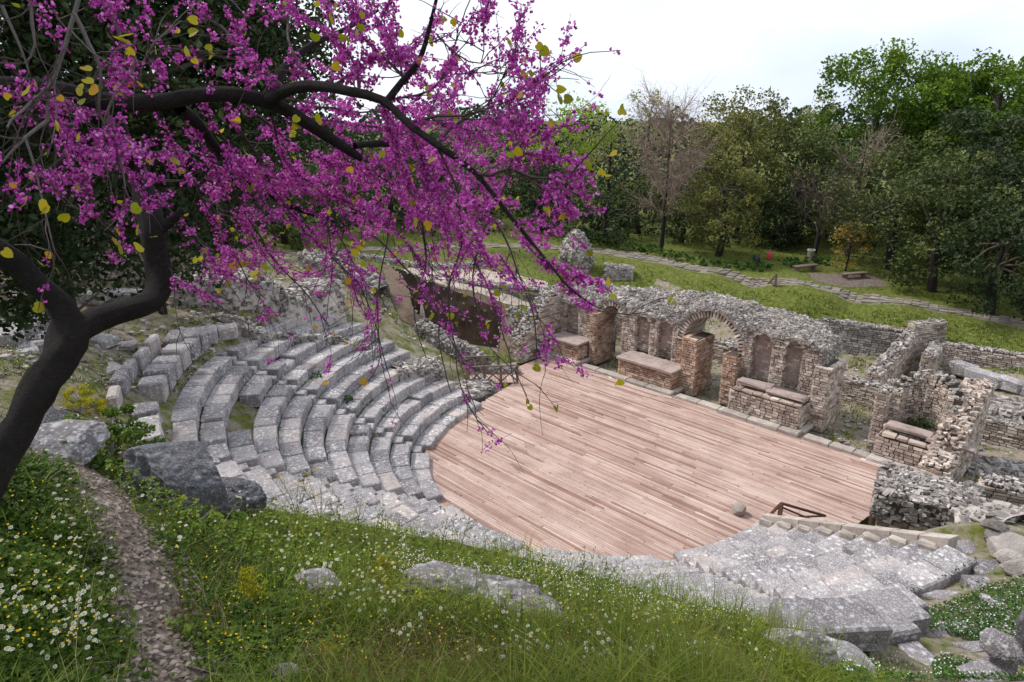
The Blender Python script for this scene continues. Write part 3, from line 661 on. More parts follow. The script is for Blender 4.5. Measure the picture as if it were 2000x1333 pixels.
obj('rubble_core',VV,np.concatenate([np.stack([I[:-1,:-1],I[1:,:-1],I[1:,1:],I[:-1,1:]],-1).reshape(-1,4),[[I[-1,0],I[-1,-1],I[-1,-2],I[-1,1]],[I[0,0],I[0,1],I[0,-2],I[0,-1]]]]),M['rubble'],sw,.3)
for _ in range(9500):
    x=-23.7+13.9*rng.random(); t_=rng.random(); h=np.array([.09,.09,.055])*(.35+1.0*rng.random(3)**1.3)
    B.add(np.array([x,YF+(YB-YF)*t_,float(surf(np.array(x),np.array(t_)))+h[2]*.3]),rot_rand() if rng.random()<.4 else frame(rng.random()*6.3),h,'rubble','stone')
for _ in range(2600):
    x=-23.7+13.9*rng.random(); a_,b_=float(bz_(np.array(x))),float(zf_(np.array(x)))
    if b_-a_<.04: continue
    h=np.array([.1,.07,.055])*(.4+.9*rng.random(3)); B.add(np.array([x,YF-.01,a_+.03+(b_-a_)*rng.random()]),frame((rng.random()-.5)*.5),h,'rubble','stone')
for _ in range(900):
    t_=rng.random(); h=np.array([.1,.08,.06])*(.4+.9*rng.random(3)); zz=2.6+.9*rng.random(); B.add(np.array([-9.75,YF+(YB-YF)*t_,min(zz,3.3)]),rot_rand(),h,'rubble','stone')
# section 4: pier, curved niche
topf4=lambda s:np.interp(s,[0,.5,1.2,2,2.6,3.2],[2.35,2.5,2.95,3.1,2.7,2.2])
mb(-7.35,-6.95,26.9,28.6,-.1,2.4,faces='FLR',bl=.27)
mb(-6.95,-6.6,27.3,28.6,-.1,2.45,faces='FR',bl=.25)
mb(-5.15,-4.75,27.3,28.6,-.1,2.3,faces='FL',bl=.25)
mb(-6.6,-5.15,27.3,28.6,-.1,1.15,faces='F',top=None)
for k in range(9):        # apse made of short faces
    a1=math.pi*k/9; a2=math.pi*(k+1)/9; cx,cy,r=-5.88,27.55,.72
    p1=(cx-r*math.cos(a1),cy+r*.95*math.sin(a1)); p2=(cx-r*math.cos(a2),cy+r*.95*math.sin(a2))
    an=math.atan2(p2[1]-p1[1],p2[0]-p1[0]); masonry(B,core,p1,an,math.hypot(p2[0]-p1[0],p2[1]-p1[1]),.5,1.1,2.5+.55*math.sin(a1+.2),faces='F',ch=.11,bl=.22,stsize=.13)
# right return wall sloping down to the stage
rw=lambda s:np.interp(s,[0,1.2,1.7,2.6,3.4,5.2],[.95,1.2,1.75,2.1,2.7,2.95])
masonry(B,core,(-4.2,24.9),math.pi/2,4.6,.85,-.1,top_noise(rw,.1,7.),faces='FLB',bl=.27,topden=1.4,stsize=.15,proud=.05,topmat='brick')
# left return wall
lw=lambda s:np.interp(s,[0,.9,1.6,2.4,3.4],[1.3,1.7,2.5,3.1,3.3])
masonry(B,core,(-23.7,24.3),math.pi/2,3.6,.9,-.1,top_noise(lw,.1,9.),faces='FLB',bl=.27,topden=1.4,stsize=.14)
# thresholds between the benches
for x0,x1 in ((-20.95,-18.95),(-15.35,-13.0),(-9.45,-7.0)):
    x=x0
    while x<x1:
        l=min(.7+.5*rng.random(),x1-x); a_=Acc(); slab(a_,(x+l/2,26.1,.0),0,(l-.02,.42,.28),.02,.03); a_.build('threshold_slab',M['pale'],sw); x+=l
core.build('mortar_core',M['mortar'],sw); B.finish(sw)
# benches (podia)
def bench(x0,x1,zt,lab,matk,broken=False):
    th=empty('stone_bench',((x0+x1)/2,26.3,0),label=lab,category='stone podium',group='stone podia along the stage wall'); b=Blocks(); c=Acc()
    masonry(b,c,(x0+.06,26.18),0,x1-x0-.14,27.38-26.18,.2,zt-.13,faces='FLR',top=None,matk=matk,bl=.25)
    if broken:
        masonry(b,c,(x0+.1,26.7),0,x1-x0-.3,.68,zt-.13,zt+.12,faces='FLR',top=None,matk=matk,bl=.25)
        for (cxx,w_,dy,zz) in ((x0+.95,1.5,26.55,zt+.17),(x0+2.35,1.55,26.45,zt+.12)):
            a_=Acc(); slab(a_,(cxx,dy+.15,zz),.04,(w_,.55,.15),.06,.04); a_.build('cap_slab',M['cap'],th)
        x=x0+.2
        while x<x1-.2:
            l=.3+.35*rng.random(); a_=Acc(); slab(a_,(x+l/2,26.3,zt-.08),0,(l-.02,.3,.13),.04,.03); a_.build('edge_stone',M['brick'],th); x+=l
    else:
        a_=Acc(); slab(a_,((x0+x1)/2,26.68,zt-.06),0,(x1-x0+.02,1.3,.13),.012,.02); a_.build('cap_slab',M['cap'],th)
    x=x0-.08; 
    while x<x1+.1:
        l=min(.8+.7*rng.random(),x1+.14-x); a_=Acc(); slab(a_,(x+l/2,26.05,.09),0,(l-.01,.5,.2),.03,.04); a_.build('plinth_stone',M['pale'],th); x+=l
        if x>x1+.1: break
    a_=Acc(); slab(a_,(x1+.05,26.75,.085),math.pi/2,(.9,.28,.19),.03,.04); a_.build('plinth_stone',M['pale'],th)
    a_=Acc(); slab(a_,((x0+x1)/2,25.98,-.06),0,(x1-x0+.5,.42,.16),.03,.03); a_.build('foot_course',M['brick'],th)
    c.build('mortar_core',M['mortar'],th); b.finish(th)
bench(-23.35,-21.3,1.1,'short smooth-topped brick bench in the far left corner of the stage','red')
bench(-18.85,-15.7,1.1,'long smooth-topped orange brick bench between doorway and arch','red')
bench(-12.95,-9.75,1.25,'broken-topped stone bench below the twin niches right of the arch','brick',True)
bench(-6.95,-4.9,1.15,'low mossy bench below the curved niche at the right end','brick',True)
print('stage',time.time()-T0)
# ================================================================ OTHER WALLS
def wall(p0,p1,th,z0,z1,lab,matk='brick',bl=.3,ch=.1,name='stone_wall',top='rubble',seed=1,amp=.1,st=.12,cat='ruined wall',faces='FLRB',proud=.035,face='brick',den=1.,limit=300):
    """p0->p1: foot line of the face that looks to the camera"""
    p0=np.array(p0[:2],float);p1=np.array(p1[:2],float); an=math.atan2(p1[1]-p0[1],p1[0]-p0[0]); L=np.linalg.norm(p1-p0)
    fl=np.array([-math.sin(an),math.cos(an)])          # depth direction
    if np.dot(fl,(p0+p1)/2)<0: p0,p1=p1,p0; an+=math.pi; 
    b=Blocks(); c=Acc(); t=empty(name,(*(p0+p1)/2,z0),label=lab,category=cat)
    tz=top_noise(z1 if not callable(z1) else z1,amp,seed)
    if face=='brick': masonry(b,c,p0,an,L,th,z0,tz,faces=faces,bl=bl,ch=ch,matk=matk,stsize=st,proud=proud,top=top)
    else:
        masonry(b,c,p0,an,L,th,z0,tz,faces='',matk=matk,stsize=st,top='rubble',topden=1.3)
        rubble_face(b,p0,an,L,z0,tz,st,den,matk); 
        A=frame(an); q0=p0+A[0][:2]*L
        rubble_face(b,q0,an+math.pi/2,th,z0,lambda s:tz(L+0*s),st,den,matk); rubble_face(b,p0+A[1][:2]*th,an-math.pi/2,th,z0,lambda s:tz(0*s),st,den,matk)
    c.build('mortar_core',M['mortar'],t); b.finish(t,limit=limit); return t
PW=lambda px,py,z:P(px,py,z)[:2]
wall(PW(1603,625,1.5)-[0,.0],PW(1790,652,1.5),.5,-.4,1.5,'mossy back wall of the room below the green bank','mossyrubble',.3,.12)
wall((-9.0,33.0),(-9.15,38.9),.6,-.4,lambda s:np.interp(s,[0,5.9],[.9,1.7]),'narrow cross wall running back from the stage towards the bank','brick',.28,.1,seed=3,st=.14)
wall((-11.5,31.4),(-6.2,31.4),.5,-.4,.85,'low corridor wall seen through the right doorway','brick',.3,.1,seed=4,st=.16)
wall((-17.2,31.8),(-12.5,31.6),.5,-.4,.9,'low wall seen through the big arch','brick',.34,.12,seed=5,st=.16)
wall((-24.,31.2),(-18.2,31.6),.5,-.4,1.2,'pale low wall seen through the left doorway','brick',.34,.12,seed=6,st=.16)
wall(PW(1842,672,1.3),PW(2060,708,1.3),.5,-.1,1.3,'long low courses wall at the far right below the bank','brick',.3,.09,seed=8)
wall(PW(1822,722,.6),PW(1842,678,1.1),.55,-.1,1.2,'short pale return wall joining the far right wall','brick',.28,.1,seed=9)
wall(PW(1825,745,.6),PW(1885,790,.3),.5,-.3,.75,'crumbling mossy wall stub beside the white blocks','mossyrubble',.26,.11,seed=10)
wall(PW(1900,835,.3),PW(2080,880,.3),.6,-.5,.75,'broad low masonry wall behind the paved yard on the right','brick',.32,.11,seed=11)
wall(PW(1912,985,1.2),PW(2080,1020,1.2),.7,-.1,1.85,'flat-topped wall running off right of the concrete-like block','brick',.34,.11,seed=12)
wall((-9.3,38.6),(-8.3,40.4),.5,-.3,2.0,'small taller pillar end at the corner of the bank','brick',.26,.1,seed=13)
# big white blocks
for i,(px,py,w_,lab) in enumerate([(1885,712,1.2,'white squared block lying at the near end of the block row'),(1925,728,1.6,'long white squared block in the middle of the block row'),(1975,742,1.1,'rough white block near the picture edge in the block row'),(2010,752,1.2,'cut white block at the right picture edge')]):
    a_=Acc(); p=P(px,py,.8); slab(a_,(p[0],p[1],.55),-.35,(w_,.6,.6),.12,.09); a_.build('stone_block',M['seat'],None,label=lab,category='stone block',group='white blocks right of the stage ruins')
# undercut rubble mass at the right of the deck
p0=P(1735,985,.9); p1=P(1905,1005,.9)
t=empty('rubble_block',(-3.9,20.5,0),label='thick rubble-topped wall block standing at the right edge of the plank floor',category='ruined wall')
b=Blocks(); c=Acc()
masonry(b,c,(-4.75,19.75),math.radians(14),2.35,1.7,-.2,1.35,faces='FLR',bl=.3,ch=.1,top=None)
masonry(b,c,(-4.9,19.6),math.radians(14),2.6,1.9,1.35,top_noise(2.15,.1,4),faces='',topden=1.5,stsize=.14)
for o_,an_,L_ in (((-4.9,19.6),math.radians(14),2.6),((-4.9-1.9*math.sin(math.radians(14)),19.6+1.9*math.cos(math.radians(14))),math.radians(-76),1.9),((-4.9+2.6*math.cos(math.radians(14)),19.6+2.6*math.sin(math.radians(14))),math.radians(104),1.9)):
    rubble_face(b,o_,an_,L_,1.35,2.1,.13,1.4,'rubble')
c.build('mortar_core',M['mortar'],t); b.finish(t)
# monolith
v,f=rock_mesh((1.3,.95,2.3),31,4,.25); v=v*(1-.22*np.clip(v[:,2:]/2.3,0,1)); mp_=P(1115,528,2.); mono=empty('masonry_stump',tuple(mp_),label='tall rounded lump of pebbly grey masonry standing by the path',category='ruined pillar')
v=v*np.array([1,1,1])+np.array([mp_[0],mp_[1]+.6,mp_[2]+.95]); obj('mortar_core',v,f,M['rubble'],mono,.2,True)
b=Blocks()
nv=v-v.mean(0); 
for k in rng.choice(len(v),1500):
    h=.07*(.5+.8*rng.random(3)); b.add(v[k]+(rng.random(3)-.5)*.14,rot_rand(),h,'rubble','stone')
b.finish(mono)
# ---- ruins left of the stage
wall((-33.,27.),(-24.6,30.2),.55,1.0,2.35,'low curb wall along the pale gravel terrace','rubble',.3,.1,seed=14,st=.15)
def trench():
    t=empty('excavation_pit',(*np.mean(TRENCH,axis=0),-.9),label='dark brown earth-sided pit left of the stage ruins',category='pit')
    n=len(TRENCH); bs_=Blocks()
    for i in range(n):
        a,b_=np.array(TRENCH[i]),np.array(TRENCH[(i+1)%n]); s=np.linspace(0,1,26)[:,None]; q=a+(b_-a)*s
        cen=np.mean(TRENCH,axis=0); un=(cen-q)/np.linalg.norm(cen-q,axis=1)[:,None]; q=q+un*.45
        zt=ground(q[:,0]-un[:,0]*1.3,q[:,1]-un[:,1]*1.3)+.07; rows=8; V=[]
        for r in range(rows):
            z=-1.0+(zt+1.0)*min(r,rows-2)/(rows-2); off=fbm(np.stack([q[:,0]*1.5,q[:,1]*1.5,z*1.5],-1),4)[:,None]*.55*(1 if r<rows-1 else .3); V.append(np.concatenate([q+un*(off if r<rows-1 else -1.1),(z-(.0 if r<rows-1 else .06))[:,None]],1))
        I=np.arange(rows*26).reshape(rows,26); obj('earth_face',np.concatenate(V),np.stack([I[:-1,:-1],I[:-1,1:],I[1:,1:],I[1:,:-1]],-1).reshape(-1,4),M['earthwall'],t,.5,False)
        Vc=np.concatenate(V[1:-1])
        for k_ in rng.choice(len(Vc),90): bs_.add(Vc[k_]+(rng.random(3)-.5)*[.3,.3,.2],rot_rand(),.05*(.4+1.2*rng.random(3)),'rubble','stone')
    bs_.finish(t)
trench()
# low rock-strewn ridges made of masonry cores and loose stones
def ridge(pts,w_,hgt,lab,st=.22,dens=1.,matk='rubble',name='rubble_wall'):
    """collapsed wall: a rough core heaped with stones along a polyline of world (x,y)"""
    pts=np.array([p[:2] for p in pts]); d=np.concatenate([[0],np.cumsum(np.hypot(*np.diff(pts,axis=0).T))]); L=d[-1]; n=max(8,int(L/.25))
    s=np.linspace(0,L,n); cx=np.interp(s,d,pts[:,0]);cy=np.interp(s,d,pts[:,1]); tx=np.gradient(cx);ty=np.gradient(cy);l=np.hypot(tx,ty);nx_,ny_=-ty/l,tx/l
    u=np.linspace(-1,1,9); prof=np.array([-.25,.55,.9,1,1,1,.9,.55,-.25]); uu=np.array([-1.1,-1,-.85,-.5,0,.5,.85,1,1.1])
    xx=cx[:,None]+nx_[:,None]*uu*w_/2; yy=cy[:,None]+ny_[:,None]*uu*w_/2; g0=ground(xx,yy)
    hh=hgt*(.75+.5*(fbm(np.stack([s*.9,s*0+hgt*7,s*0],-1),3)+.5))[:,None]; gm=ground(cx,cy)[:,None]
    zz=np.where(prof<0,g0-.2,gm+hh*prof)+fbm(np.stack([xx*2,yy*2,xx*0],-1),4)*.25
    t=empty(name,(cx[n//2],cy[n//2],float(gm[n//2,0])),label=lab,category='ruined wall')
    I=np.arange(n*9).reshape(n,9); obj('mortar_core',np.stack([xx,yy,zz],-1),np.stack([I[:-1,:-1],I[1:,:-1],I[1:,1:],I[:-1,1:]],-1).reshape(-1,4),M['rubble'],t,.35,True)
    b=Blocks(); m=int(L*(w_+2*hgt)/(st*st)*3.4*dens)
    i=rng.integers(0,n-1,m); f=rng.random(m); j=rng.integers(0,8,m); gg=rng.random(m)
    for a in range(m):
        x=xx[i[a],j[a]]*(1-gg[a])+xx[i[a],j[a]+1]*gg[a]; y=yy[i[a],j[a]]*(1-gg[a])+yy[i[a],j[a]+1]*gg[a]; z=zz[i[a],j[a]]*(1-gg[a])+zz[i[a],j[a]+1]*gg[a]
        x+=tx[i[a]]*f[a]; y+=ty[i[a]]*f[a]
        h=st*(.22+.5*rng.random(3)**1.6)*np.array([1,.85,.6]); b.add(np.array([x,y,z]),rot_rand() if rng.random()<.3 else frame(rng.random()*6.3),h,matk,'stone')
    b.finish(t)
ridge([PW(130,545,6.2),PW(250,548,5.9),PW(330,560,5.5)],1.4,.5,'heap of grey rubble behind the redbud trunk on the left')
ridge([PW(330,570,5.6),PW(450,575,5.2),PW(560,572,4.9),PW(640,560,4.6)],1.8,.9,'high rough rubble ridge above the left seats',.26)
ridge([PW(600,530,4.2),PW(680,545,3.9),PW(745,570,3.4)],1.6,.7,'rubble ridge left of the brown pit',.24)
ridge([PW(430,625,4.8),PW(540,612,4.6),PW(640,600,4.4),PW(720,612,4.0)],1.0,.3,'low line of pale squared stones above the left seats',.3)
ridge([PW(760,640,3.6),PW(840,650,3.0),PW(900,672,2.4),PW(960,690,1.6)],1.5,.45,'tumbled masonry sloping down from the seats towards the stage',.24)
ridge([PW(820,612,2.6),PW(880,635,2.2),PW(960,668,1.6),PW(1010,690,1.0)],.9,.6,'pale broken wall between pit and timber ramp',.2)
ridge([PW(1000,600,1.9),PW(1040,625,1.6),PW(1040,665,1.0)],.9,.8,'collapsed wall end left of the stage corner',.2)
ridge([PW(640,512,3.3),PW(800,520,2.8),PW(960,510,2.6)],.7,.25,'thin line of stones edging the upper meadow',.22)
ridge([PW(1180,545,1.6),PW(1235,552,1.4)],.9,.7,'rubble wall stub behind the left end of the stage',.2)
wall(PW(1336,592,.6),PW(1392,600,.6),.6,-.3,.95,'curved stump wall in the sunken room behind the arch','brick',.26,seed=31); wall(PW(1392,600,.6),PW(1452,588,.6),.6,-.3,1.0,'right half of the curved stump wall near the far stairs','brick',.26,seed=32)
ridge([PW(1880,770,.5),PW(1950,775,.6),PW(2020,800,.6)],1.6,.5,'mound of white fallen stones on the right',.3)
ridge([PW(1865,1003,2.5),PW(1930,1012,2.6),PW(1990,1030,2.8)],1.2,.3,'rubble spread behind the right wall block',.24)
ridge([PW(1880,905,-.1),PW(1950,915,-.1),PW(2010,925,-.1)],1.5,.12,'low stony strip in the paved yard on the right',.22)
# pale terrace of gravel
TR=[P(*q)[:2] for q in [(800,540,2.3),(900,548,2.2),(1000,556,2.2),(1070,560,2.1)]]
strip('gravel_terrace',TR,[4.5,6,5.5,4],stone_mat('pale_gravel',[(0,(.42,.35,.31)),(1,(.50,.43,.39))],.3,(.6,.55,.5),(.2,.16,.14),.4,2.),.05,40,label='pale pinkish gravel terrace behind the pit')
print('walls',time.time()-T0)
# stone row on the upper left (other seating)
for i,(L,lab) in enumerate([([(0,655),(28,640),(62,625)],'upper seat row of pale blocks at the left picture edge'),([(0,700),(30,690),(62,672)],'middle seat row of blocks at the left picture edge'),([(-5,745),(18,738),(36,725)],'lowest seat row of blocks at the left picture edge')]):
    t=empty('seating_row',tuple(P(*L[0],6.2-.4*i)),label=lab,category='seat row',group='seat rows at the left picture edge')
    for k in range(3):
        p=P(*L[k],6.4-.4*i); a_=Acc(); slab(a_,(p[0],p[1],p[2]-.3),1.5,(1.1,.7,.75),.05,.07); a_.build('seat_block',M['seat'],t)
# loose slabs
def loose(name,px,py,size,ang,lab,mat='seat',dz=0.,tilt=.0,grp=None,cat='stone',j=.05,z=None):
    p=GP(px,py) if z is None else P(px,py,z); a_=Acc(); slab(a_,(p[0],p[1],p[2]+size[2]*.25+dz),ang,size,j,min(.07,size[2]*.3),None,tilt); return a_.build(name,M[mat],None,label=lab,category=cat,group=grp)
loose('stone_block',345,672,(1.3,.6,.5),-.5,'squared fallen block lying on daisies above the seats','seat')
loose('stone_block',205,672,(.8,.6,.35),.3,'small pale block near the dark trunk fork','seat')
loose('stone_block',245,680,(.7,.5,.25),.9,'flat pale stone beside the small block','seat')
loose('stone_block',215,722,(.9,.6,.12),.2,'flat paving stone in the bare ground left of the seats','seat')
loose('stone_block',150,585,(2.2,.7,.45),.75,'long pale block lying behind the trunk','seat')
loose('stone_block',225,585,(2.,.7,.45),.75,'second long pale block next to the rubble heap','seat')
loose('stone_block',70,672,(.9,.6,.4),1.2,'block in the grass right of the edge seats','seat')
for i,(px,py,w_,lab) in enumerate([(372,668,1.,'first upright block of the short row above the seats'),(405,662,.9,'middle upright block of the short row above the seats'),(445,652,1.,'end block of the short row above the seats')]): loose('stone_block',px,py,(w_,.7,.55),-.4,lab,'seat')
print('blocks',time.time()-T0)
# right: paving slabs in grass
def polyslab(pts,z,th,lab,mat='slab',name='paving_slab',grp='irregular paving slabs on the right'):
    w_=np.array([GP(px,py) for px,py in pts]); z=w_[:,2].mean()+.07; w_=np.array([P(px,py,z) for px,py in pts]); n=len(w_); c=w_.mean(0); inn=c+(w_-c)*.93
    inn[:,2]=z+.0; zj=(rng.random(n)-.5)*.03; inn[:,2]+=zj; ed=w_.copy(); ed[:,2]=z-.035+zj; bt=w_.copy(); bt[:,2]=z-th
    V=np.concatenate([inn,ed,bt,[c+[0,0,.01]]]); k=np.arange(n); k2=(k+1)%n
    return obj(name,V,[np.stack([k,k2,np.full(n,3*n)],-1),np.concatenate([np.stack([k+n,k2+n,k2,k],-1),np.stack([k+2*n,k2+2*n,k2+n,k+n],-1)])],M[mat],None,rng.random(),label=lab,category='paving slab',group=grp)
for pts,z,lab in [([(1862,1000),(1885,1050),(1893,1052),(1893,1003),(1875,995)],4.0,'long narrow slab at the top of the right paving'),
  ([(1862,990),(1920,1003),(1918,1020),(1865,1005)],3.9,'uppermost slab beside the rubble block'),
  ([(1862,1056),(1897,1053),(1915,1086),(1885,1080)],4.15,'trapezoid slab second in the right paving'),
  ([(1856,1090),(1880,1086),(1898,1095),(1895,1112),(1860,1108)],4.2,'small pentagonal slab in the grass'),
  ([(1895,1092),(1970,1095),(1985,1128),(1915,1122),(1900,1108)],4.25,'wide pale slab near the right edge'),
  ([(1878,1122),(1932,1126),(1948,1165),(1915,1155),(1890,1140)],4.3,'triangular slab below the wide pale one'),
  ([(1800,1160),(1830,1150),(1895,1155),(1905,1166),(1830,1170)],4.35,'thin long slab in the daisies'),
  ([(1915,1155),(1985,1180),(1998,1215),(1930,1180)],4.4,'tilted dark slab at the right edge'),
  ([(1830,1214),(1905,1214),(1915,1240),(1858,1255),(1820,1240)],4.5,'grey slab with a raised near edge'),
  ([(1860,1255),(1950,1248),(1960,1265),(1900,1275)],4.5,'flat slab touching the raised grey one'),
  ([(1680,1215),(1750,1210),(1785,1240),(1770,1255),(1700,1245)],4.6,'broken slab below the corner of the seating'),
  ([(1750,1255),(1790,1248),(1840,1295),(1830,1330),(1790,1300)],4.8,'long grey slab pointing to the lower right corner'),
  ([(1870,1300),(1930,1280),(1990,1300),(1960,1345),(1890,1340)],5.,'rough slab in the lower right corner'),
  ([(1780,1110),(1810,1108),(1820,1118),(1790,1124)],4.2,'little stone poking out of the clover')]:
    polyslab(pts,z+.12,.3,lab)
# rocks
def rock(px,py,size,seed,lab,mat='boulder',sub=5,dz=0.,rot=0.,name='boulder',p=None,rough=.45):
    p=GP(px,py) if p is None else p; v,f=rock_mesh(size,seed,sub,rough); R_=frame(rot); v=v@R_
    return obj(name,v+np.array([p[0],p[1],p[2]+dz]),f,M[mat],None,.5,False,label=lab,category='rock')
aR=math.atan2(RGT[1],RGT[0])
rock(345,1000,(.43,.33,.46),3,'big dark craggy boulder beside the gravel path',dz=.14,rot=aR,rough=.7)
rock(440,985,(.40,.3,.24),12,'low shoulder of rock joined to the dark boulder',dz=.02,rot=aR)
rock(860,1160,(.36,.24,.16),5,'left hump of the long lichened rock in the meadow','slab',dz=.05,rot=aR)
rock(1000,1185,(.38,.2,.15),8,'right rounded end of the long lichened rock in the meadow','slab',dz=.03,rot=aR-.2)
rock(925,1172,(.5,.2,.13),9,'flat middle of the long lichened rock in the meadow','slab',dz=.05,rot=aR-.1)
rock(612,1150,(.17,.13,.12),6,'small lichened rock among daisies','slab',dz=.03,rot=aR)
rock(100,840,(.62,.4,.34),14,'large rounded grey rock behind the tree foot',dz=.1,rot=aR)
rock(95,885,(.42,.3,.15),16,'flat pale rock below the tree foot','slab',dz=.08,rot=aR)
rock(182,848,(.13,.12,.12),17,'round ball-like stone on the bank','slab',dz=.1,rot=aR,rough=.12)
rock(155,870,(.35,.22,.16),18,'dark rock beneath the ball-like stone',dz=.05,rot=aR)
rock(820,1045,(.45,.2,.14),19,'bare dark rock on the crest of the meadow',dz=.0,rot=aR-.2)
rock(545,1328,(.1,.07,.05),21,'small grey stone at the bottom picture edge','slab',dz=.02,rot=aR)
rock(1560,1275,(.4,.22,.2),23,'rough grey rock at the end of the grass','slab',dz=.05,rot=aR-.3)
rock(1640,1300,(.35,.3,.16),24,'low lichened rock right of the grass end','slab',dz=.05,rot=aR-.4)
rock(1270,1290,(.14,.1,.05),25,'half-buried pale rock in the lower meadow','slab',dz=.0,rot=aR)
rock(2000,1230,(.26,.24,.6),27,'tall dark stone at the right picture edge',dz=.3,rot=0,p=P(2010,1260,4.9))
rock(1970,1270,(.34,.26,.18),28,'pale rough rock at the foot of the tall dark stone','slab',dz=.1,p=P(1950,1270,4.7))
for k_,(px_,py_,sz_,sd_,lb_) in enumerate([(1955,1062,.4,41,'dark rubble lump highest in the heap at the right edge'),(1990,1085,.55,42,'large dark rubble lump at the right picture edge'),(1968,1100,.3,43,'smaller lump at the foot of the dark rubble heap'),(1995,1120,.4,44,'lowest lump of the dark rubble heap at the right edge'),(1940,1036,.28,45,'grey lump behind the dark rubble heap')]):
    rock(px_,py_,(sz_,sz_*.8,sz_*.6),sd_,lb_,'rubble',4,dz=.1)
pst=rock(1441,1003,(.27,.24,.24),29,'white-topped stone stump left on the plank floor','pale',4,dz=.12,p=P(1441,1003,0.),name='stone_stump',rough=.15); pst.scale=(1,1,1.15)
v,f=rock_mesh((.2,.19,.09),30,4,.3); q=P(1441,1003,0.); obj('broken_top',v+np.array([q[0],q[1],.27]),f,M['seat'],pst,.9) if False else None
print('rocks',time.time()-T0)
# ================================================================ TIMBER RAILS
def bar(p0,p1,w_=.07,h_=.07):
    p0=np.array(p0,float);p1=np.array(p1,float);d=p1-p0;L=np.linalg.norm(d);x=d/L
    u=np.array([0,0,1.]) if abs(x[2])<.9 else np.array([0,1.,0]); y=np.cross(u,x);y/=np.linalg.norm(y);z=np.cross(x,y)
    return BOXV*np.array([L/2,w_/2,h_/2])@np.array([x,y,z])+(p0+p1)/2,BOXF
def railing(pts,h,lab,mat='post',cross=True,ph=.0):
    t=empty('wooden_railing',tuple(pts[0]),label=lab,category='railing')
    for i,p in enumerate(pts):
        v,f=bar(np.array(p)-[0,0,.1],np.array(p)+[0,0,h],.09,.09); obj('post',v,f,M[mat],t,rng.random())
    for a,b_ in zip(pts[:-1],pts[1:]):
        a=np.array(a,float);b_=np.array(b_,float); e=np.array([0,0,1.])
        v,f=bar(a+e*(h+.02),b_+e*(h+.02),.1,.05); obj('handrail',v,f,M[mat],t,rng.random())
        if cross:
            for s in(0,1):
                q0=a+e*(h-.05 if s else .08); q1=b_+e*(.08 if s else h-.05); off=np.array([0,.03*(1-2*s),0]); v,f=bar(q0+off,q1+off,.04,.06); obj('cross_brace',v,f,M[mat],t,rng.random())
    return t
ra=np.array([-21.75,22.1,0]);rb=np.array([-23.2,20.25,0])
railing([tuple(ra+(rb-ra)*k/3) for k in range(4)],.9,'near crossed timber railing of the ramp at the left of the floor')
rc=ra+np.array([-1.6,.3,0]); 
railing([tuple(rc+(rb-ra)*k/2*.8) for k in range(3)],.9,'far crossed timber railing of the ramp behind the near one')
ramp=empty('timber_ramp',tuple(ra),label='small timber ramp walkway between the two railings',category='ramp')
dvec=(rb-ra)/np.linalg.norm(rb-ra); nvec=np.array([-dvec[1]*-1,dvec[0]*-1,0]); nvec=np.array([dvec[1],-dvec[0],0]); nvec=nvec if nvec[0]<0 else -nvec
for k in range(18):
    p=ra+dvec*(k*.135)+nvec*.8; v=BOXV*np.array([.06,.85,.02])@frame(math.atan2(dvec[1],dvec[0]))+p+[0,0,.05]; obj('plank',v,BOXF,M['deck'],ramp,rng.random())
for k in range(18):
    p=ra+dvec*(k*.135); v=BOXV*np.array([.055,.02,.28])@frame(math.atan2(dvec[1],dvec[0]))+p+[0,0,-.22]; obj('side_board',v,BOXF,M['post'],ramp,rng.random())
h0=P(1500,1018,.0);h1=P(1610,1006,.4)
t=empty('stair_handrail',tuple(h0),label='dark red-brown triangular handrail at the right stair of the floor',category='railing')
pt=P(1526,985,.95); base=np.array([pt[0],pt[1],-.1]); e1=P(1498,1012,.1); e2=P(1612,1008,.35)
for nm,a,b_,w_ in (('post',base,pt,.11),('handrail',e1,pt+[0,0,.03],.07),('handrail',pt+[0,0,.03],e2,.07),('cross_brace',pt-[0,0,.1],(e1*.25+e2*.75)*[1,1,1]-[0,0,.1],.05),('rail',e1*.9+e2*.1,e2,.05)):
    v,f=bar(a,b_,w_,w_); obj(nm,v,f,M['redwood'],t,rng.random())
t=empty('stair_handrail',tuple(P(1712,990,.2)),label='dark red-brown handrail half hidden beside the rubble block',category='railing')
pa=P(1708,978,.95); 
for nm,a,b_ in (('post',np.array([pa[0],pa[1],-.1]),pa),('handrail',pa,P(1768,988,.9)),('cross_brace',pa-[0,0,.1],P(1760,1000,.3))):
    v,f=bar(a,b_,.09,.09); obj(nm,v,f,M['redwood'],t,rng.random())
# far stairs and their rail
st=empty('stone_stairs',tuple(P(1475,595,0)),label='rough stone steps climbing the bank to the path',category='stairs')
s0=P(1458,592,.0);s1=P(1500,556,1.9); lat=np.array([.75,.66,0])
for k in range(8):
    p=s0+(s1-s0)*k/7; a_=Acc(); slab(a_,(p[0]+.3,p[1]+.2,p[2]+.12),-.05,(1.5,.55,.5),.08,.06); a_.build('step',M['seat'],st)
rl=empty('wooden_railing',tuple(P(1500,590,.4)),label='slanting brown timber handrail beside the far stone steps',category='railing')
f1=P(1513,568,1.95); f0=P(1479,602,.35); up_=np.array([0,0,1.]); d_=f0-f1
for nm,a,b_ in (('post',f1-up_*.3,f1+up_*1.05),('post',f0-up_*.3,f0+up_*1.05),('handrail',f1+up_*1.02,f0+up_*1.02+d_*.45),('lower_rail',f1+up_*.5,f0+up_*.5+d_*.2)):
    v,f=bar(a,b_,.09,.09); obj(nm,v,f,M['post'],rl,rng.random())
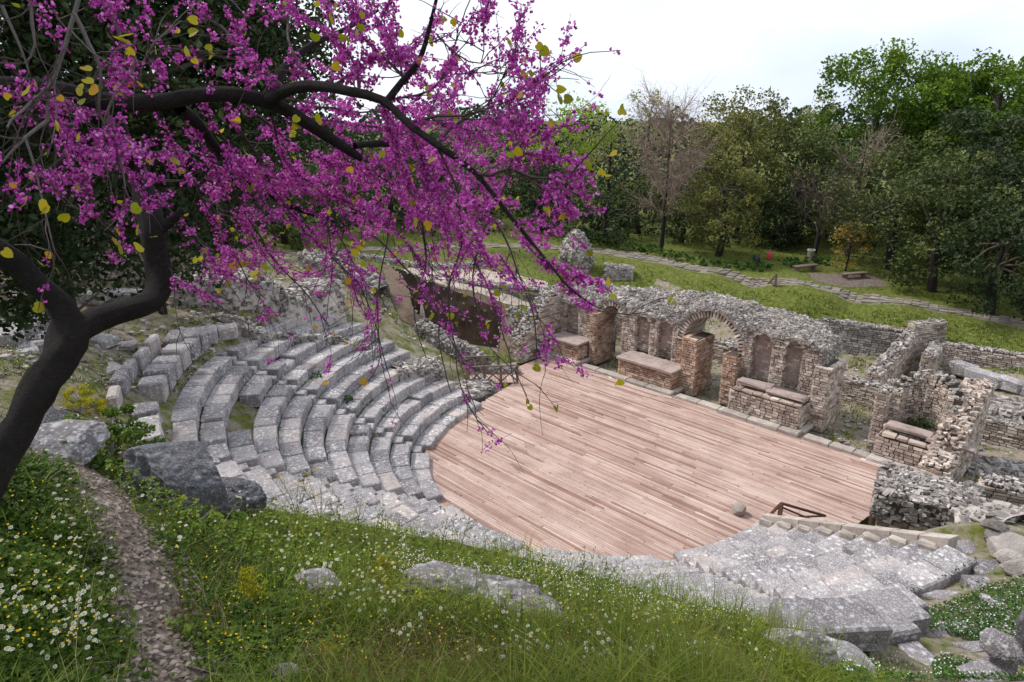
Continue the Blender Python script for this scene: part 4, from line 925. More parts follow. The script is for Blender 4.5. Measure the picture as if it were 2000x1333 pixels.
# benches on the clearing, bag, bin, boards
def parkbench(px,py,ang,lab):
    p=GP(px,py); t=empty('park_bench',tuple(p),label=lab,category='bench',group='low timber benches by the path')
    A=frame(ang)
    for k in(-1,0,1): obj('seat_plank',BOXV*[.92,.07,.03]@A+p+A[1]*k*.15+[0,0,.38],BOXF,M['post'],t,rng.random())
    for s in(-1,1): obj('leg',BOXV*[.07,.2,.18]@A+p+A[0]*s*.7+[0,0,.17],BOXF,M['post'],t,rng.random())
parkbench(1572,530,math.radians(68),'low dark timber bench left of the dirt clearing'); parkbench(1667,545,math.radians(62),'low dark timber bench right of the dirt clearing')
def sack(px,py,s,mat,lab,name,cat):
    p=GP(px,py); v,f=rock_mesh(s,int(px),3,.2); return obj(name,v+p+[0,0,s[2]*.8],f,M[mat],None,.5,True,label=lab,category=cat)
sack(1502,508,(.2,.18,.38),'redp','small red and white bag standing under the trees','bag','bag')
sack(1475,515,(.32,.3,.33),'black','dark sack lying left of the red bag','sack','sack')
p=GP(1582,508); t=empty('litter_bin',tuple(p),label='pale grey litter bin behind the left bench',category='bin')
n=14; a=np.arange(n)/n*2*math.pi; ring=lambda r,z:np.stack([p[0]+r*np.cos(a),p[1]+r*np.sin(a),a*0+p[2]+z],-1); k=np.arange(n)
obj('body',np.concatenate([ring(.2,0),ring(.24,.7)]),np.stack([k,(k+1)%n,(k+1)%n+n,k+n],-1),M['cap'],t,.8); obj('rim',np.concatenate([ring(.24,.66),ring(.27,.68),ring(.27,.74),ring(.22,.74)]),np.concatenate([np.stack([k+i*n,(k+1)%n+i*n,(k+1)%n+i*n+n,k+i*n+n],-1) for i in range(3)]),M['white'],t,.5)
# stub pillars in the sunken room behind
for px,py,h_,lab in [(1257,545,1.,'slim leaning stone post in the sunken room'),(1280,552,.5,'short stone post beside the slim one'),(1354,572,.9,'left post of the small brick panel'),(1382,575,.9,'right post of the small brick panel')]:
    p=P(px,py,.9); a_=Acc(); slab(a_,(p[0],p[1],.9+h_/2-.2),.2,(.28,.28,h_+.6),.05,.04); a_.build('stone_post',M['brick'],None,label=lab,category='stone post',group='stub posts behind the stage')
wall(P(1355,575,.8),P(1382,578,.8),.3,.3,1.6,'small brick panel between two posts','brick',.25,.12,seed=20)
wall(P(1190,520,1.8),P(1150,530,1.8),.5,1.0,2.2,'thin grey wall in front of the rounded masonry lump','rubble',.3,.14,seed=21)
print('props',time.time()-T0,len(bpy.data.objects))
# ================================================================ VEGETATION
LX=np.arange(-92,42,.25);LY=np.arange(-14,97,.25); _a,_b=np.meshgrid(LX,LY,indexing='ij'); LZ=ground(_a,_b)
def gz(x,y):
    fx=np.clip((np.asarray(x)-LX[0])/.25,0,len(LX)-2.001);fy=np.clip((np.asarray(y)-LY[0])/.25,0,len(LY)-2.001)
    i=fx.astype(int);j=fy.astype(int);u=fx-i;v=fy-j
    return LZ[i,j]*(1-u)*(1-v)+LZ[i+1,j]*u*(1-v)+LZ[i,j+1]*(1-u)*v+LZ[i+1,j+1]*u*v
def scat(n,x0,x1,y0,y1,rmax=95,rmin=1.6):
    px=x0+(x1-x0)*rng.random(n);py=y0+(y1-y0)*rng.random(n)
    r=FWD*F+RGT*(px-CX)[:,None]-UPV*(py-CY)[:,None]; r/=np.hypot(r[:,0],r[:,1])[:,None]
    t=np.full(n,rmin); hit=np.zeros(n,bool)
    step=(rmax/rmin)**(1/260)
    for k in range(260):
        p=CAM+r*t[:,None]; below=p[:,2]<gz(p[:,0],p[:,1]); hit|=below; t=np.where(hit,t,t*step)
    lo=t/step;hi=t.copy()
    for _ in range(9):
        m=(lo+hi)/2; p=CAM+r*m[:,None]; bl=p[:,2]<gz(p[:,0],p[:,1]); hi=np.where(bl,m,hi); lo=np.where(bl,lo,m)
    t=hi; p=CAM+r*t[:,None]; p[:,2]=gz(p[:,0],p[:,1])
    return p[hit],px[hit],py[hit],t[hit]
def unit(v): return v/np.maximum(np.linalg.norm(v,axis=-1,keepdims=True),1e-9)
def rhomb(acc,c,s,tint,up=0.,asp=.5,fold=.12,nrm=None,u=None):
    n=len(c); nn=rng.normal(size=(n,3)) if nrm is None else nrm+rng.normal(size=(n,3))*.5
    nn=unit(nn); nn[:,2]=np.abs(nn[:,2])*(1 if up else 1)*np.where(rng.random(n)<.5+up/2,1,-1) if nrm is None else nn[:,2]; nn[:,2]+=up; nn=unit(nn)
    if u is None: u=rng.normal(size=(n,3))
    u=unit(u-nn*np.sum(u*nn,1,keepdims=True)); v=np.cross(nn,u); s=np.broadcast_to(s,n)[:,None]
    V=np.stack([c-u*s*.5,c+v*s*.5*asp+nn*s*fold,c+u*s*.5,c-v*s*.5*asp+nn*s*fold],1)
    acc.add(V.reshape(-1,3),np.arange(4*n).reshape(n,4),np.repeat(np.broadcast_to(tint,n),4))
def blades(acc,b,h,w_,lean,tint,bend=.5):
    n=len(b); az=rng.random(n)*2*np.pi; d=np.stack([np.cos(az),np.sin(az),0*az],-1); sd=np.stack([-np.sin(az+rng.normal(size=n)*.6),np.cos(az),0*az],-1); sd=unit(sd)
    h=np.broadcast_to(h,n)[:,None];w_=np.broadcast_to(w_,n)[:,None]; lean=(lean*rng.random(n))[:,None]; z=np.array([0,0,1.])
    m=b+z*h*.55+d*h*lean*.4; tp=b+z*h*(1-lean*.35)+d*h*lean*(1+bend)
    V=np.stack([b-sd*w_/2,b+sd*w_/2,m+sd*w_*.4,m-sd*w_*.4,tp],1).reshape(-1,3); k=np.arange(n)*5
    acc.add(V,[np.stack([k,k+1,k+2,k+3],-1),np.stack([k+3,k+2,k+4],-1)],np.repeat(np.broadcast_to(tint,n),5))
def tube(acc,pts,rad,ns=6,tint=.4,rough=0.):
    pts=np.asarray(pts,float); n=len(pts); rad=np.broadcast_to(rad,n); T=unit(np.gradient(pts,axis=0)); ref=np.array([0,0,1.]) if abs(T[0,2])<.8 else np.array([1.,0,0])
    u=unit(np.cross(T,ref)); v=np.cross(T,u); a=np.arange(ns)/ns*2*np.pi
    R=rad[:,None]*(1+(rough*2*fbm(np.stack([pts[:,0:1]*6+np.cos(a)*1.2,pts[:,1:2]*6+np.sin(a)*1.2,pts[:,2:3]*6+0*a],-1),3) if rough else 0*a))
    V=pts[:,None]+u[:,None]*(np.cos(a)*R)[...,None]+v[:,None]*(np.sin(a)*R)[...,None]
    I=np.arange(n*ns).reshape(n,ns); J=np.roll(I,-1,1)
    acc.add(V.reshape(-1,3),np.stack([I[:-1],J[:-1],J[1:],I[1:]],-1).reshape(-1,4),tint)
def smooth(pts,rad,step):
    pts=np.asarray(pts,float); n=len(pts); rad=np.broadcast_to(np.asarray(rad,float),n) if np.ndim(rad)==0 else np.interp(np.linspace(0,1,n),np.linspace(0,1,len(rad)),rad)
    out=[];ro=[]
    for i in range(n-1):
        p0=pts[max(i-1,0)];p1=pts[i];p2=pts[i+1];p3=pts[min(i+2,n-1)]; m=max(2,int(np.linalg.norm(p2-p1)/step))
        for t in np.arange(m)/m:
            out.append(.5*((2*p1)+(-p0+p2)*t+(2*p0-5*p1+4*p2-p3)*t*t+(-p0+3*p1-3*p2+p3)*t**3)); ro.append(rad[i]*(1-t)+rad[i+1]*t)
    out.append(pts[-1]);ro.append(rad[-1]); return np.array(out),np.array(ro)
# ---------------------------------------------------------------- background trees
def crown(acc,c,R,nc,nl,ls,seed,low=-.93):
    """leaf clumps through the volume of an uneven crown"""
    g=np.random.default_rng(seed); d=unit(g.normal(size=(nc,3))); d[:,2]=np.where(d[:,2]<low,-d[:,2]*.6,d[:,2])
    rr=(.35+.65*g.random(nc)**.45)*(1+.5*fbm(d*1.7+seed,3)*2*.6); cc=c+d*rr[:,None]*np.array(R)
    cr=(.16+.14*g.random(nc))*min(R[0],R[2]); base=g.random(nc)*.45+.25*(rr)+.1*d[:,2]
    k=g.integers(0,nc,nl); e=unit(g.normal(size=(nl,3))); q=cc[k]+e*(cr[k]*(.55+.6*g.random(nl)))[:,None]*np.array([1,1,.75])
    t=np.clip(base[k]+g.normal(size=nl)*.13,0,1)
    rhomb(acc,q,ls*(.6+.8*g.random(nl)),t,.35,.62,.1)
    return cc
def limb_tree(par,base,cc,trunk_r,top,matk='dtwig',seed=0,nb=10):
    a=Acc(); g=np.random.default_rng(seed); mid=(base+top)/2+np.append(g.normal(size=2)*.3,0)
    p,r=smooth([base-[0,0,.4],base+(mid-base)*.5,mid,top],[trunk_r*1.25,trunk_r,trunk_r*.8,trunk_r*.3],.5); tube(a,p,r,7,.3,.15)
    a.build('trunk',M['bark'],par,True)
    b=Acc()
    for k in g.choice(len(cc),min(nb,len(cc)),False):
        s=p[int(len(p)*(.45+.5*g.random()))]; m=(s+cc[k])/2+[0,0,.3]; q,r2=smooth([s,m,cc[k]],[trunk_r*.4,trunk_r*.22,trunk_r*.06],.6); tube(b,q,r2,5,g.random()*.6)
    b.build('limb',M[matk],par,True)
def tree(px,r,tp,bt,hw,matk,lab,ls=.3,dens=1.,seed=1,name='tree',trunk=.2,cat='tree',grp=None,nb=10,py=None):
    r=r*.87; b=PR(px,500,r); b[2]=gz(b[0],b[1]); zt=PR(px,tp,r)[2]; zb=max(PR(px,bt,r)[2],b[2]-.3); rad=hw*r/1400*1.12; ls=ls*.9
    c=np.array([b[0],b[1],(zt+zb)/2]); R=(rad,rad,(zt-zb)/2*1.02)
    t=empty(name,tuple(b),label=lab,category=cat,group=grp)
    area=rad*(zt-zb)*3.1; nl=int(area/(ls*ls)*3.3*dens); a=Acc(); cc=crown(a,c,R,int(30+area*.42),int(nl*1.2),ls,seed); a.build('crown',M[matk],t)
    limb_tree(t,b,cc,trunk,np.array([b[0],b[1],c[2]+R[2]*.3]),'dtwig',seed,nb); return t
TG='trees along the far side of the path'
for i,a in enumerate([
 (1110,78,190,345,78,'lime','light yellow-green leafy tree behind the tip of the redbud',.3,.55),
 (1255,82,160,300,46,'paleleaf','pale budding treetop rising behind the bare pinkish tree',.28,.28),
 (1185,80,215,330,50,'paleleaf','thin greenish tree between the lime-green and the pale one',.28,.35),
 (1432,68,192,470,92,'holmg','golden-green dense holm oak right of the bare pinkish tree',.27,1.),
 (1402,58.5,300,500,72,'holmg','cone-shaped bushy holm oak standing in front of the golden one',.24,1.1),
 (1548,68,222,490,84,'holm','olive dark round holm oak left of the tallest oak',.27,1.),
 (1330,63,380,490,44,'holm','low dark bush at the foot of the bare pinkish tree',.24,1.),
 (1570,80,180,330,35,'paleleaf','small pale treetop peeping out left of the tallest oak',.28,.4),
 (1672,74,92,345,92,'oak','tallest bright green oak with rounded top against the sky',.32,1.45),
 (1800,76,112,345,85,'oak','bright green oak between the tallest oak and the right one',.32,1.45),
 (1890,74,98,330,72,'oak','bright green oak with high shoulder near the right edge',.32,1.45),
 (1985,72,155,340,55,'oak','dark green oak crown cut by the right picture edge',.32,1.),
 (1742,60,275,560,104,'holm','broad olive-green tree above the right bench',.25,1.),
 (1868,63,192,500,72,'darkleaf','tall blackish-green tree in front of the right oaks',.27,1.),
 (1835,55,300,590,85,'holm','dusky green tree overhanging the paved path on the right',.24,1.),
 (1975,58,290,520,95,'darkleaf','very dark tree at the right picture edge',.27,1.1),
 (1960,52,380,615,95,'darkleaf','low black-green foliage overhanging the far right path',.24,1.1),
 (1612,72,330,520,66,'darkleaf','shadowy tree behind the dirt clearing',.27,1.),
 (1520,64,400,510,50,'darkleaf','dark low foliage above the black sack',.25,1.),
 (1180,62,372,478,62,'darkleaf','dark bush right of the redbud tip',.25,1.),
 (1245,66,330,480,45,'holm','dull green shrub left of the bare pinkish tree',.25,.8),
 (1060,66,300,470,60,'darkleaf','dark tree behind the pebbly masonry lump',.27,1.),
 (960,74,255,455,66,'holm','olive tree seen through the redbud blossoms on the right',.28,.9),
 (870,70,290,470,72,'darkleaf','dark green tree seen through the middle of the blossoms',.28,1.),
 (770,66,270,480,70,'holm','olive-green tree behind the centre of the redbud',.28,.9),
 (660,60,300,490,72,'darkleaf','dark tree behind the hanging redbud twigs',.27,1.),
 (560,56,280,500,70,'holm','greyish green tree left of the redbud centre',.27,.9),
 (450,50,250,505,72,'darkleaf','dark tree behind the upright redbud limb',.26,1.),
 (330,46,230,500,75,'darkleaf','black-green tree right of the dark trunk',.26,1.),
 (200,42,230,500,80,'holm','dull thicket tree behind the left fork',.25,.8),
 (60,38,200,500,85,'darkleaf','very dark tree at the left picture edge',.25,1.),
 (-90,34,180,520,85,'darkleaf','dark tree just left of the picture edge',.25,.8)]):
    px,r,tp,bt,hw,mk,lab,ls,dn=a; tree(px,r,tp,bt,hw,mk,lab,ls,dn,seed=40+i,trunk=.16+.1*(hw/100),grp=TG)
tree(1655,57.5,432,525,36,'autumn','small yellow-brown leafing tree between the two benches',.16,.55,seed=91,trunk=.07,grp=None,nb=16)
def bare(px,r,tp,bt,hw,lab,matk,seed,n1=26,n2=16):
    r=r*.86
    g=np.random.default_rng(seed); b=PR(px,500,r); b[2]=gz(b[0],b[1]); zt=PR(px,tp,r)[2]; zb=max(PR(px,bt,r)[2],b[2]); rad=hw*r/1400
    t=empty('bare_tree',tuple(b),label=lab,category='tree'); a=Acc(); hh=zt-b[2]; tr=.17
    p,rr=smooth([b-[0,0,.3],b+[.1,0,hh*.3],b+[0,.2,hh*.6],b+[.1,0,hh*.95]],[tr,tr*.8,tr*.5,tr*.1],.5); tube(a,p,rr,7,.3); a.build('trunk',M['bark'],t,True); w_=Acc()
    for k in range(n1):
        f=.25+.72*g.random(); s=p[int((len(p)-1)*f)]; az=g.random()*6.28; L=rad*(.7+.5*g.random())*(1.15-abs(f-.55)); d=np.array([math.cos(az),math.sin(az),.6+.8*g.random()]); e=s+d*L*.8; m=(s+e)/2+g.normal(size=3)*.2
        q,r2=smooth([s,m,e],[.05,.03,.012],.4); tube(w_,q,r2,4,g.random())
        for j in range(n2):
            s2=q[g.integers(len(q)//4,len(q))]; d2=unit(d+g.normal(size=3)*.9); L2=.9+1.3*g.random(); e2=s2+d2*L2; q2,r3=smooth([s2,(s2+e2)/2+g.normal(size=3)*.12,e2],[.014,.009,.005],.5); tube(w_,q2,r3,3,g.random())
            for _ in range(4):
                s3=q2[g.integers(len(q2))]; e3=s3+unit(d2+g.normal(size=3)*.9)*(.3+.6*g.random()); tube(w_,np.array([s3,(s3+e3)/2+g.normal(size=3)*.04,e3]),[.007,.006,.004],3,g.random())
    w_.build('twigs',M[matk],t); return t
bare(1290,60,205,480,72,'leafless pinkish-brown bushy tree above the path','btwig',5,34,24)
bare(1655,64,278,500,45,'thin leafless tree in front of the olive oaks','btwig',6,16,12)
bare(1590,62,360,520,55,'spreading bare branches above the dirt clearing','dtwig',7,14,12)
bare(900,60,240,470,55,'bare tree behind the blossoms','btwig',8,14,12)
bare(120,30,260,520,110,'tangled leafless bush at the left behind the trunk','dtwig',9,34,18)
bare(300,33,300,520,90,'tangled leafless bush behind the upright limb','dtwig',10,26,16)
# woodland mass beyond
a=Acc(); n=48000; px=-300+2600*rng.random(n); r=78+22*rng.random(n); rr=FWD*F+RGT*(px-CX)[:,None]-UPV*(500-CY); rr/=np.hypot(rr[:,0],rr[:,1])[:,None]; p=CAM+rr*r[:,None]
yt=np.interp(px,[-300,300,700,1000,1250,1500,1700,2000,2300],[180,190,225,228,230,225,190,170,170])+60*(vnoise(np.stack([px*.013,px*0,px*0],-1))-.5)+30*(vnoise(np.stack([px*.05,px*0,px*0],-1))-.5); zt=12.5+(215-yt)*r/1400; g0=gz(p[:,0],p[:,1])
p[:,2]=g0+np.maximum(zt-g0,1)*rng.random(n)**.75; rhomb(a,p,.35+.35*rng.random(n),rng.random(n)*.6,.3,.7); a.build('woodland',M['darkleaf'],None,kind='stuff',label='dense dark woodland behind the nearer trees')
a=Acc(); n=46000; px=-250+2500*rng.random(n); r=54+14*rng.random(n)-np.clip((700-px)/900,0,.6)*18; rr=FWD*F+RGT*(px-CX)[:,None]-UPV*(500-CY); rr/=np.hypot(rr[:,0],rr[:,1])[:,None]; p=CAM+rr*r[:,None]
k=(vnoise(np.stack([px*.02,r*.3,px*0],-1))>.3)&~((px>1560)&(px<1760)&(r<60)); p=p[k]; p[:,2]=gz(p[:,0],p[:,1])+rng.random(len(p))**1.3*(3.+2.5*vnoise(np.stack([px[k]*.01,px[k]*0,px[k]*0+5],-1))); rhomb(a,p,.2+.16*rng.random(len(p)),rng.random(len(p))*.7,.3,.7); a.build('understory',M['darkleaf'],None,kind='stuff',label='dark tangled understory between the tree trunks')
# overhanging evergreen at the upper left
t=empty('holm_oak',tuple(PR(-260,640,13)),label='large black-green evergreen overhanging the upper left behind the redbud',category='tree')
a=Acc(); c=PR(60,60,15.5); cc=crown(a,c,(4.6,4.6,4.9),300,95000,.12,301); c2=PR(330,60,14); cc2=crown(a,c2,(2.6,2.6,2.5),130,26000,.09,302); c_shade=np.array([-6.4,-2.4,18.6]); crown(a,c_shade,(3.4,3.2,2.),150,12000,.15,304); c5=PR(-150,420,12.); crown(a,c5,(1.9,1.9,2.3),90,14000,.1,305)  # fourth-listed lobe is unseen, added left of frame to shade the near hillside
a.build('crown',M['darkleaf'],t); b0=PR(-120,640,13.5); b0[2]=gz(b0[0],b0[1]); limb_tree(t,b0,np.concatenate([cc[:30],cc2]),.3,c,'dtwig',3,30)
print('trees',time.time()-T0)
# ---------------------------------------------------------------- shrubs and ground cover at middle distance
def bush(px,py,R,matk,lab,ls,n,seed,p=None,cat='shrub',name='shrub'):
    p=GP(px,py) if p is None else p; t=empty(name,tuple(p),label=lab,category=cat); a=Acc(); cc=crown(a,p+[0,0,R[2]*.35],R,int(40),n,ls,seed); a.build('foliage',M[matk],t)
    b=Acc()
    for k in range(0,len(cc),3): q,r2=smooth([p-[0,0,.05],(p+cc[k])/2,cc[k]],[.012,.008,.003],.15); tube(b,q,r2,3,.3)
    b.build('stem',M['dtwig'],t); return t
bush(165,800,(.75,.6,.38),'ytuft','yellow-green flowering bush left of the seats',.045,3200,70)
bush(215,905,(.62,.5,.32),'herb','leafy green bush between path and dark boulder',.035,5200,71)
bush(250,880,(.5,.4,.3),'herb','second green bush touching the boulder',.035,3200,72)
bush(620,742,(.28,.28,.2),'ivy','small green plant growing in the stair of the seats',.06,420,73,p=P(618,740,2.4)); 
bush(680,788,(.25,.25,.18),'ivy','green weed between two stair steps',.06,340,74,p=P(680,785,1.7))
bush(1820,812,(.5,.3,.22),'ivy','green ivy patch in the curved niche',.07,600,75,p=np.array([-5.9,27.7,1.2]))
for i,(px,py,w_) in enumerate([(1175,478,1.3),(1230,490,1.2),(1275,494,1.1),(1320,506,1.2),(1370,515,1.1),(1425,522,1.1),(1480,525,1.0),(1130,472,1.2),(1545,520,.9),(1600,515,1.)]):
    bush(px,py,(w_,w_*.8,.45),'ivy',['broad-leaved undergrowth right of the masonry lump','undergrowth left of the bare tree foot','undergrowth at the bare tree foot','undergrowth right of the bare tree foot','undergrowth under the cone-shaped oak','undergrowth right of the cone-shaped oak','undergrowth by the black sack','undergrowth directly behind the masonry lump','undergrowth right of the red bag','undergrowth behind the litter bin'][i],.14,800,80+i)
# wild grass over the whole middle distance
a=Acc(); p,px,py,t_=scat(90000,0,2000,470,1333); R_=np.hypot(p[:,0]-TC[0],p[:,1]-TC[1]); dy=p[:,1]-TC[1]
st_=surf_tint(p[:,0],p[:,1],p[:,2])+ (vnoise(np.stack([p[:,0]*.7,p[:,1]*.7,p[:,0]*0],-1))-.5)*.9
pathd=np.full(len(p),9.)
for L_ in (PATH,CLR):
    q=np.array(L_)
    for a0,a1 in zip(q[:-1],q[1:]):
        d=a1-a0; tt=np.clip(((p[:,:2]-a0)@d)/(d@d),0,1); pathd=np.minimum(pathd,np.linalg.norm(p[:,:2]-a0-tt[:,None]*d,axis=1))
dk=(R_<14)&(dy<.6)|((dy>-.5)&(dy<8.)&(p[:,0]>-24)&(p[:,0]<-3.6))|inpoly(p[:,0],p[:,1],TRENCH)
far=np.hypot(p[:,0],p[:,1])>8.5; k=far&~dk&(st_<.42)&(pathd>1.3); q=p[k]; d=t_[k]
blades(a,q-[0,0,.02],(.05+.12*rng.random(len(q)))*np.clip(d/18,.7,1.9),.012*np.clip(d/11,1,4),.9,np.clip(.25+.5*rng.random(len(q)),0,1))
a.build('wild_grass',M['grass'],None,kind='stuff',label='short wild grass and weeds over the ruins and banks')
a=Acc(); k=far&~dk&(st_<.36)&(pathd>1.)&(rng.random(len(p))<.16); q=p[k]; rhomb(a,q+np.array([0,0,.1])+rng.normal(size=(len(q),3))*.03,.02*np.clip(t_[k]/11,1,2.4),rng.random(len(q)),.8,.9); a.build('tiny_white_flowers',M['white'],None,kind='stuff',label='tiny white flowers dotting the banks')
a=Acc(); k=far&~dk&(st_<.5)&(st_>.25)&(rng.random(len(p))<.08); q=p[k]; rhomb(a,q+np.array([0,0,.08]),.02*np.clip(t_[k]/11,1,2.4),rng.random(len(q)),.8,.9); a.build('tiny_yellow_flowers',M['yellow'],None,kind='stuff',label='tiny yellow flowers in the bare ground')
# loose stones and debris
a=Acc(); p,px,py,t_=scat(15000,0,2000,500,1333); R_=np.hypot(p[:,0]-TC[0],p[:,1]-TC[1]); dy=p[:,1]-TC[1]; dk=(R_<14.2)&(dy<.6)|((dy>-.5)&(dy<8.)&(p[:,0]>-24)&(p[:,0]<-3.6))|inpoly(p[:,0],p[:,1],TRENCH)
k=(np.hypot(p[:,0],p[:,1])>8.5)&~dk&(surf_tint(p[:,0],p[:,1],p[:,2])+(vnoise(np.stack([p[:,0]*.6,p[:,1]*.6,p[:,0]*0+11],-1))-.5)*.5>.47); q=p[k]; m=len(q); s=.03+.11*rng.random(m)**3
V=(BOXV[None]*.8+(rng.random((m,8,3))-.5)*.7)*s[:,None,None]*np.array([1,.9,.6]); an=rng.random(m)*6.28; c_,s_=np.cos(an),np.sin(an); V=np.stack([V[...,0]*c_[:,None]-V[...,1]*s_[:,None],V[...,0]*s_[:,None]+V[...,1]*c_[:,None],V[...,2]],-1)+q[:,None]+[0,0,.02]
a.add(V.reshape(-1,3),(BOXF[None]+(np.arange(m)*8)[:,None,None]).reshape(-1,4),np.repeat(rng.random(m),8)); a.build('loose_stones',M['rubble'],None,kind='stuff',label='loose stones strewn over the bare ground of the ruins')
a=Acc(); n=420; x=-21+14*rng.random(n); y=13+12.5*rng.random(n); k=np.hypot(x-TC[0],y-TC[1])<6.3; k|=y>19.5; rhomb(a,np.stack([x,y,0*x+.008],-1)[k],.02+.035*rng.random(k.sum())**2,rng.random(k.sum()),3.,.6,.03); a.build('fallen_debris',M['dry'],None,kind='stuff',label='fallen bits of leaf and bark on the plank floor')
# clover carpet on the right terrace and moss in joints
a=Acc(); p,px,py,t_=scat(26000,1640,2000,1000,1333); R_=np.hypot(p[:,0]-TC[0],p[:,1]-TC[1]); nz=vnoise(np.stack([p[:,0]*1.1,p[:,1]*1.1,p[:,0]*0+2],-1)); k=(nz>.45)&(R_>13.4); q=p[k]; rhomb(a,q+np.stack([0*q[:,0],0*q[:,0],.03+.11*rng.random(len(q))],-1),.035+.03*rng.random(len(q)),rng.random(len(q)),1.,.8); a.build('clover_carpet',M['herbdark'],None,kind='stuff',label='dark clover growing between the paving slabs')
a=Acc(); k=(nz>.4)&(R_>13.4)&(rng.random(len(p))<.07); q=p[k]; rhomb(a,q+[0,0,.15],.02+.012*rng.random(len(q)),rng.random(len(q)),1.,.9); a.build('chamomile_flowers',M['white'],None,kind='stuff',label='little white chamomile flowers in the clover')
a=Acc(); n=5200; ang=np.radians(-178+165*rng.random(n)); ri=rng.integers(0,12,n); rr_=R0+DR*ri-.03-.05*rng.random(n); keep=vnoise(np.stack([rr_*1.2,ang*9,ang*0],-1))>.6; ang,ri,rr_=ang[keep],ri[keep],rr_[keep]
q=np.stack([TC[0]+rr_*np.cos(ang),TC[1]+rr_*np.sin(ang),Z0+DZ*(ri-1)+.02+.03*rng.random(len(ri))],-1); rhomb(a,q,.05+.05*rng.random(len(q)),rng.random(len(q)),.8,.7); a.build('joint_weeds',M['herbdark'],None,kind='stuff',label='weeds and moss in the joints of the seats')
print('mid',time.time()-T0)
# ---------------------------------------------------------------- FOREGROUND MEADOW
fp=np.array(FPATH)
def pdist(p):
    r=np.full(len(p),9.)
    for a0,a1 in zip(fp[:-1],fp[1:]):
        d=a1-a0; tt=np.clip(((p[:,:2]-a0)@d)/(d@d),0,1); r=np.minimum(r,np.linalg.norm(p[:,:2]-a0-tt[:,None]*d,axis=1))
    return r
def fore(n,x0=-180,x1=1760,y0=860,y1=1460,rmax=8.6):
    p,px,py,t_=scat(n,x0,x1,y0,y1,rmax+.6); k=(t_<rmax)&(pdist(p)>.02+.16*rng.random(len(p))**.6*(1+1.3*vnoise(np.stack([p[:,0]*4,p[:,1]*4,p[:,0]*0],-1))))&(np.hypot(p[:,0]-TC[0],p[:,1]-TC[1])>13.9); return p[k],px[k],py[k],t_[k]
a=Acc(); p,px,py,t_=fore(105000); nz=fbm(np.stack([p[:,0]*1.6,p[:,1]*1.6,p[:,0]*0],-1),3)
leafy=np.clip(1.1-(px-250)/900,.25,1)+nz; k=rng.random(len(p))<leafy; q=p[k]; hh=(.02+.15*rng.random(len(q))**1.2)*np.clip((t_[k]-1.6)/2.4,.3,1)*np.clip(1+3.2*fbm(np.stack([q[:,0]*2.2,q[:,1]*2.2,q[:,0]*0+9],-1),3),.25,2.4)
c=q+np.stack([0*hh,0*hh,hh],-1); s=(.009+.017*rng.random(len(q))**1.5)*(.8+.7*vnoise(np.stack([q[:,0]*3,q[:,1]*3,q[:,0]*0+19],-1))); tt=np.clip(.08+.35*rng.random(len(q))+hh*1.2+nz[k]*.6+np.clip((px[k]-250)/1500,0,.3),0,1)
for j in range(3):
    az=rng.random(len(q))*2.1+j*2.1; o=np.stack([np.cos(az),np.sin(az),.15*rng.normal(size=len(q))],-1); rhomb(a,c+o*s[:,None]*.5,s,tt,.0,.85,.08,nrm=np.array([[0,0,1.]])+rng.normal(size=(len(q),3))*.25,u=o)
a.build('meadow_herbs',M['herb'],None,kind='stuff',label='thick leafy herbs covering the near hillside')
a=Acc(); p,px,py,t_=fore(60000); g=np.clip((px-250)/700,.10,1.)*(.6+.8*vnoise(np.stack([p[:,0]*2,p[:,1]*2,p[:,0]*0+4],-1))); k=rng.random(len(p))<g; q=p[k]
hb=(.06+.20*rng.random(len(q)))*np.clip(.55+(px[k])/1400,.55,1.5)*np.clip(1+2.4*fbm(np.stack([q[:,0]*1.8,q[:,1]*1.8,q[:,0]*0+39],-1),3),.4,1.9); blades(a,q-[0,0,.01],hb,.0035+.004*rng.random(len(q)),.8,np.clip(.42+.5*rng.random(len(q))+.12*fbm(np.stack([q[:,0],q[:,1],q[:,0]*0],-1),2)*4,0,1)); a.build('meadow_grass',M['grass'],None,kind='stuff',label='long fresh grass on the near hillside')
a=Acc(); p,px,py,t_=fore(20000,330,1600,1000,1400); k=vnoise(np.stack([p[:,0]*1.3,p[:,1]*1.3,p[:,0]*0+7],-1))>.5; q=p[k]; blades(a,q,.08+.16*rng.random(len(q)),.002,.6,rng.random(len(q)),.2); rhomb(a,q+[0,0,.17]+rng.normal(size=(len(q),3))*.04,.008,rng.random(len(q)),.5,.8); a.build('dry_stems',M['dry'],None,kind='stuff',label='reddish dry stems in the meadow')
a=Acc(); p,px,py,t_=fore(2600,-150,1500,900,1420); k=vnoise(np.stack([p[:,0]*1.7,p[:,1]*1.7,p[:,0]*0+23],-1))>.5; q=p[k]
for j in range(5):
    az=rng.random(len(q))*1.2+j*1.26; o=np.stack([np.cos(az),np.sin(az),.35+.3*rng.random(len(q))],-1); s_=.03+.035*rng.random(len(q)); rhomb(a,q+[0,0,.05]+o*s_[:,None]*.5,s_,.15+.5*rng.random(len(q)),.0,.38,.12,nrm=np.array([[0,0,1.]])+rng.normal(size=(len(q),3))*.3,u=o)
a.build('broad_weeds',M['herbdark'],None,kind='stuff',label='broad-leaved weeds scattered through the meadow')
a=Acc(); p,px,py,t_=fore(1500,150,1560,930,1400); blades(a,p,.14+.2*rng.random(len(p)),.0022,.8,.6+.4*rng.random(len(p)),.5); a.build('dead_stalks',M['straw'],None,kind='stuff',label='pale dead stalks in the meadow')
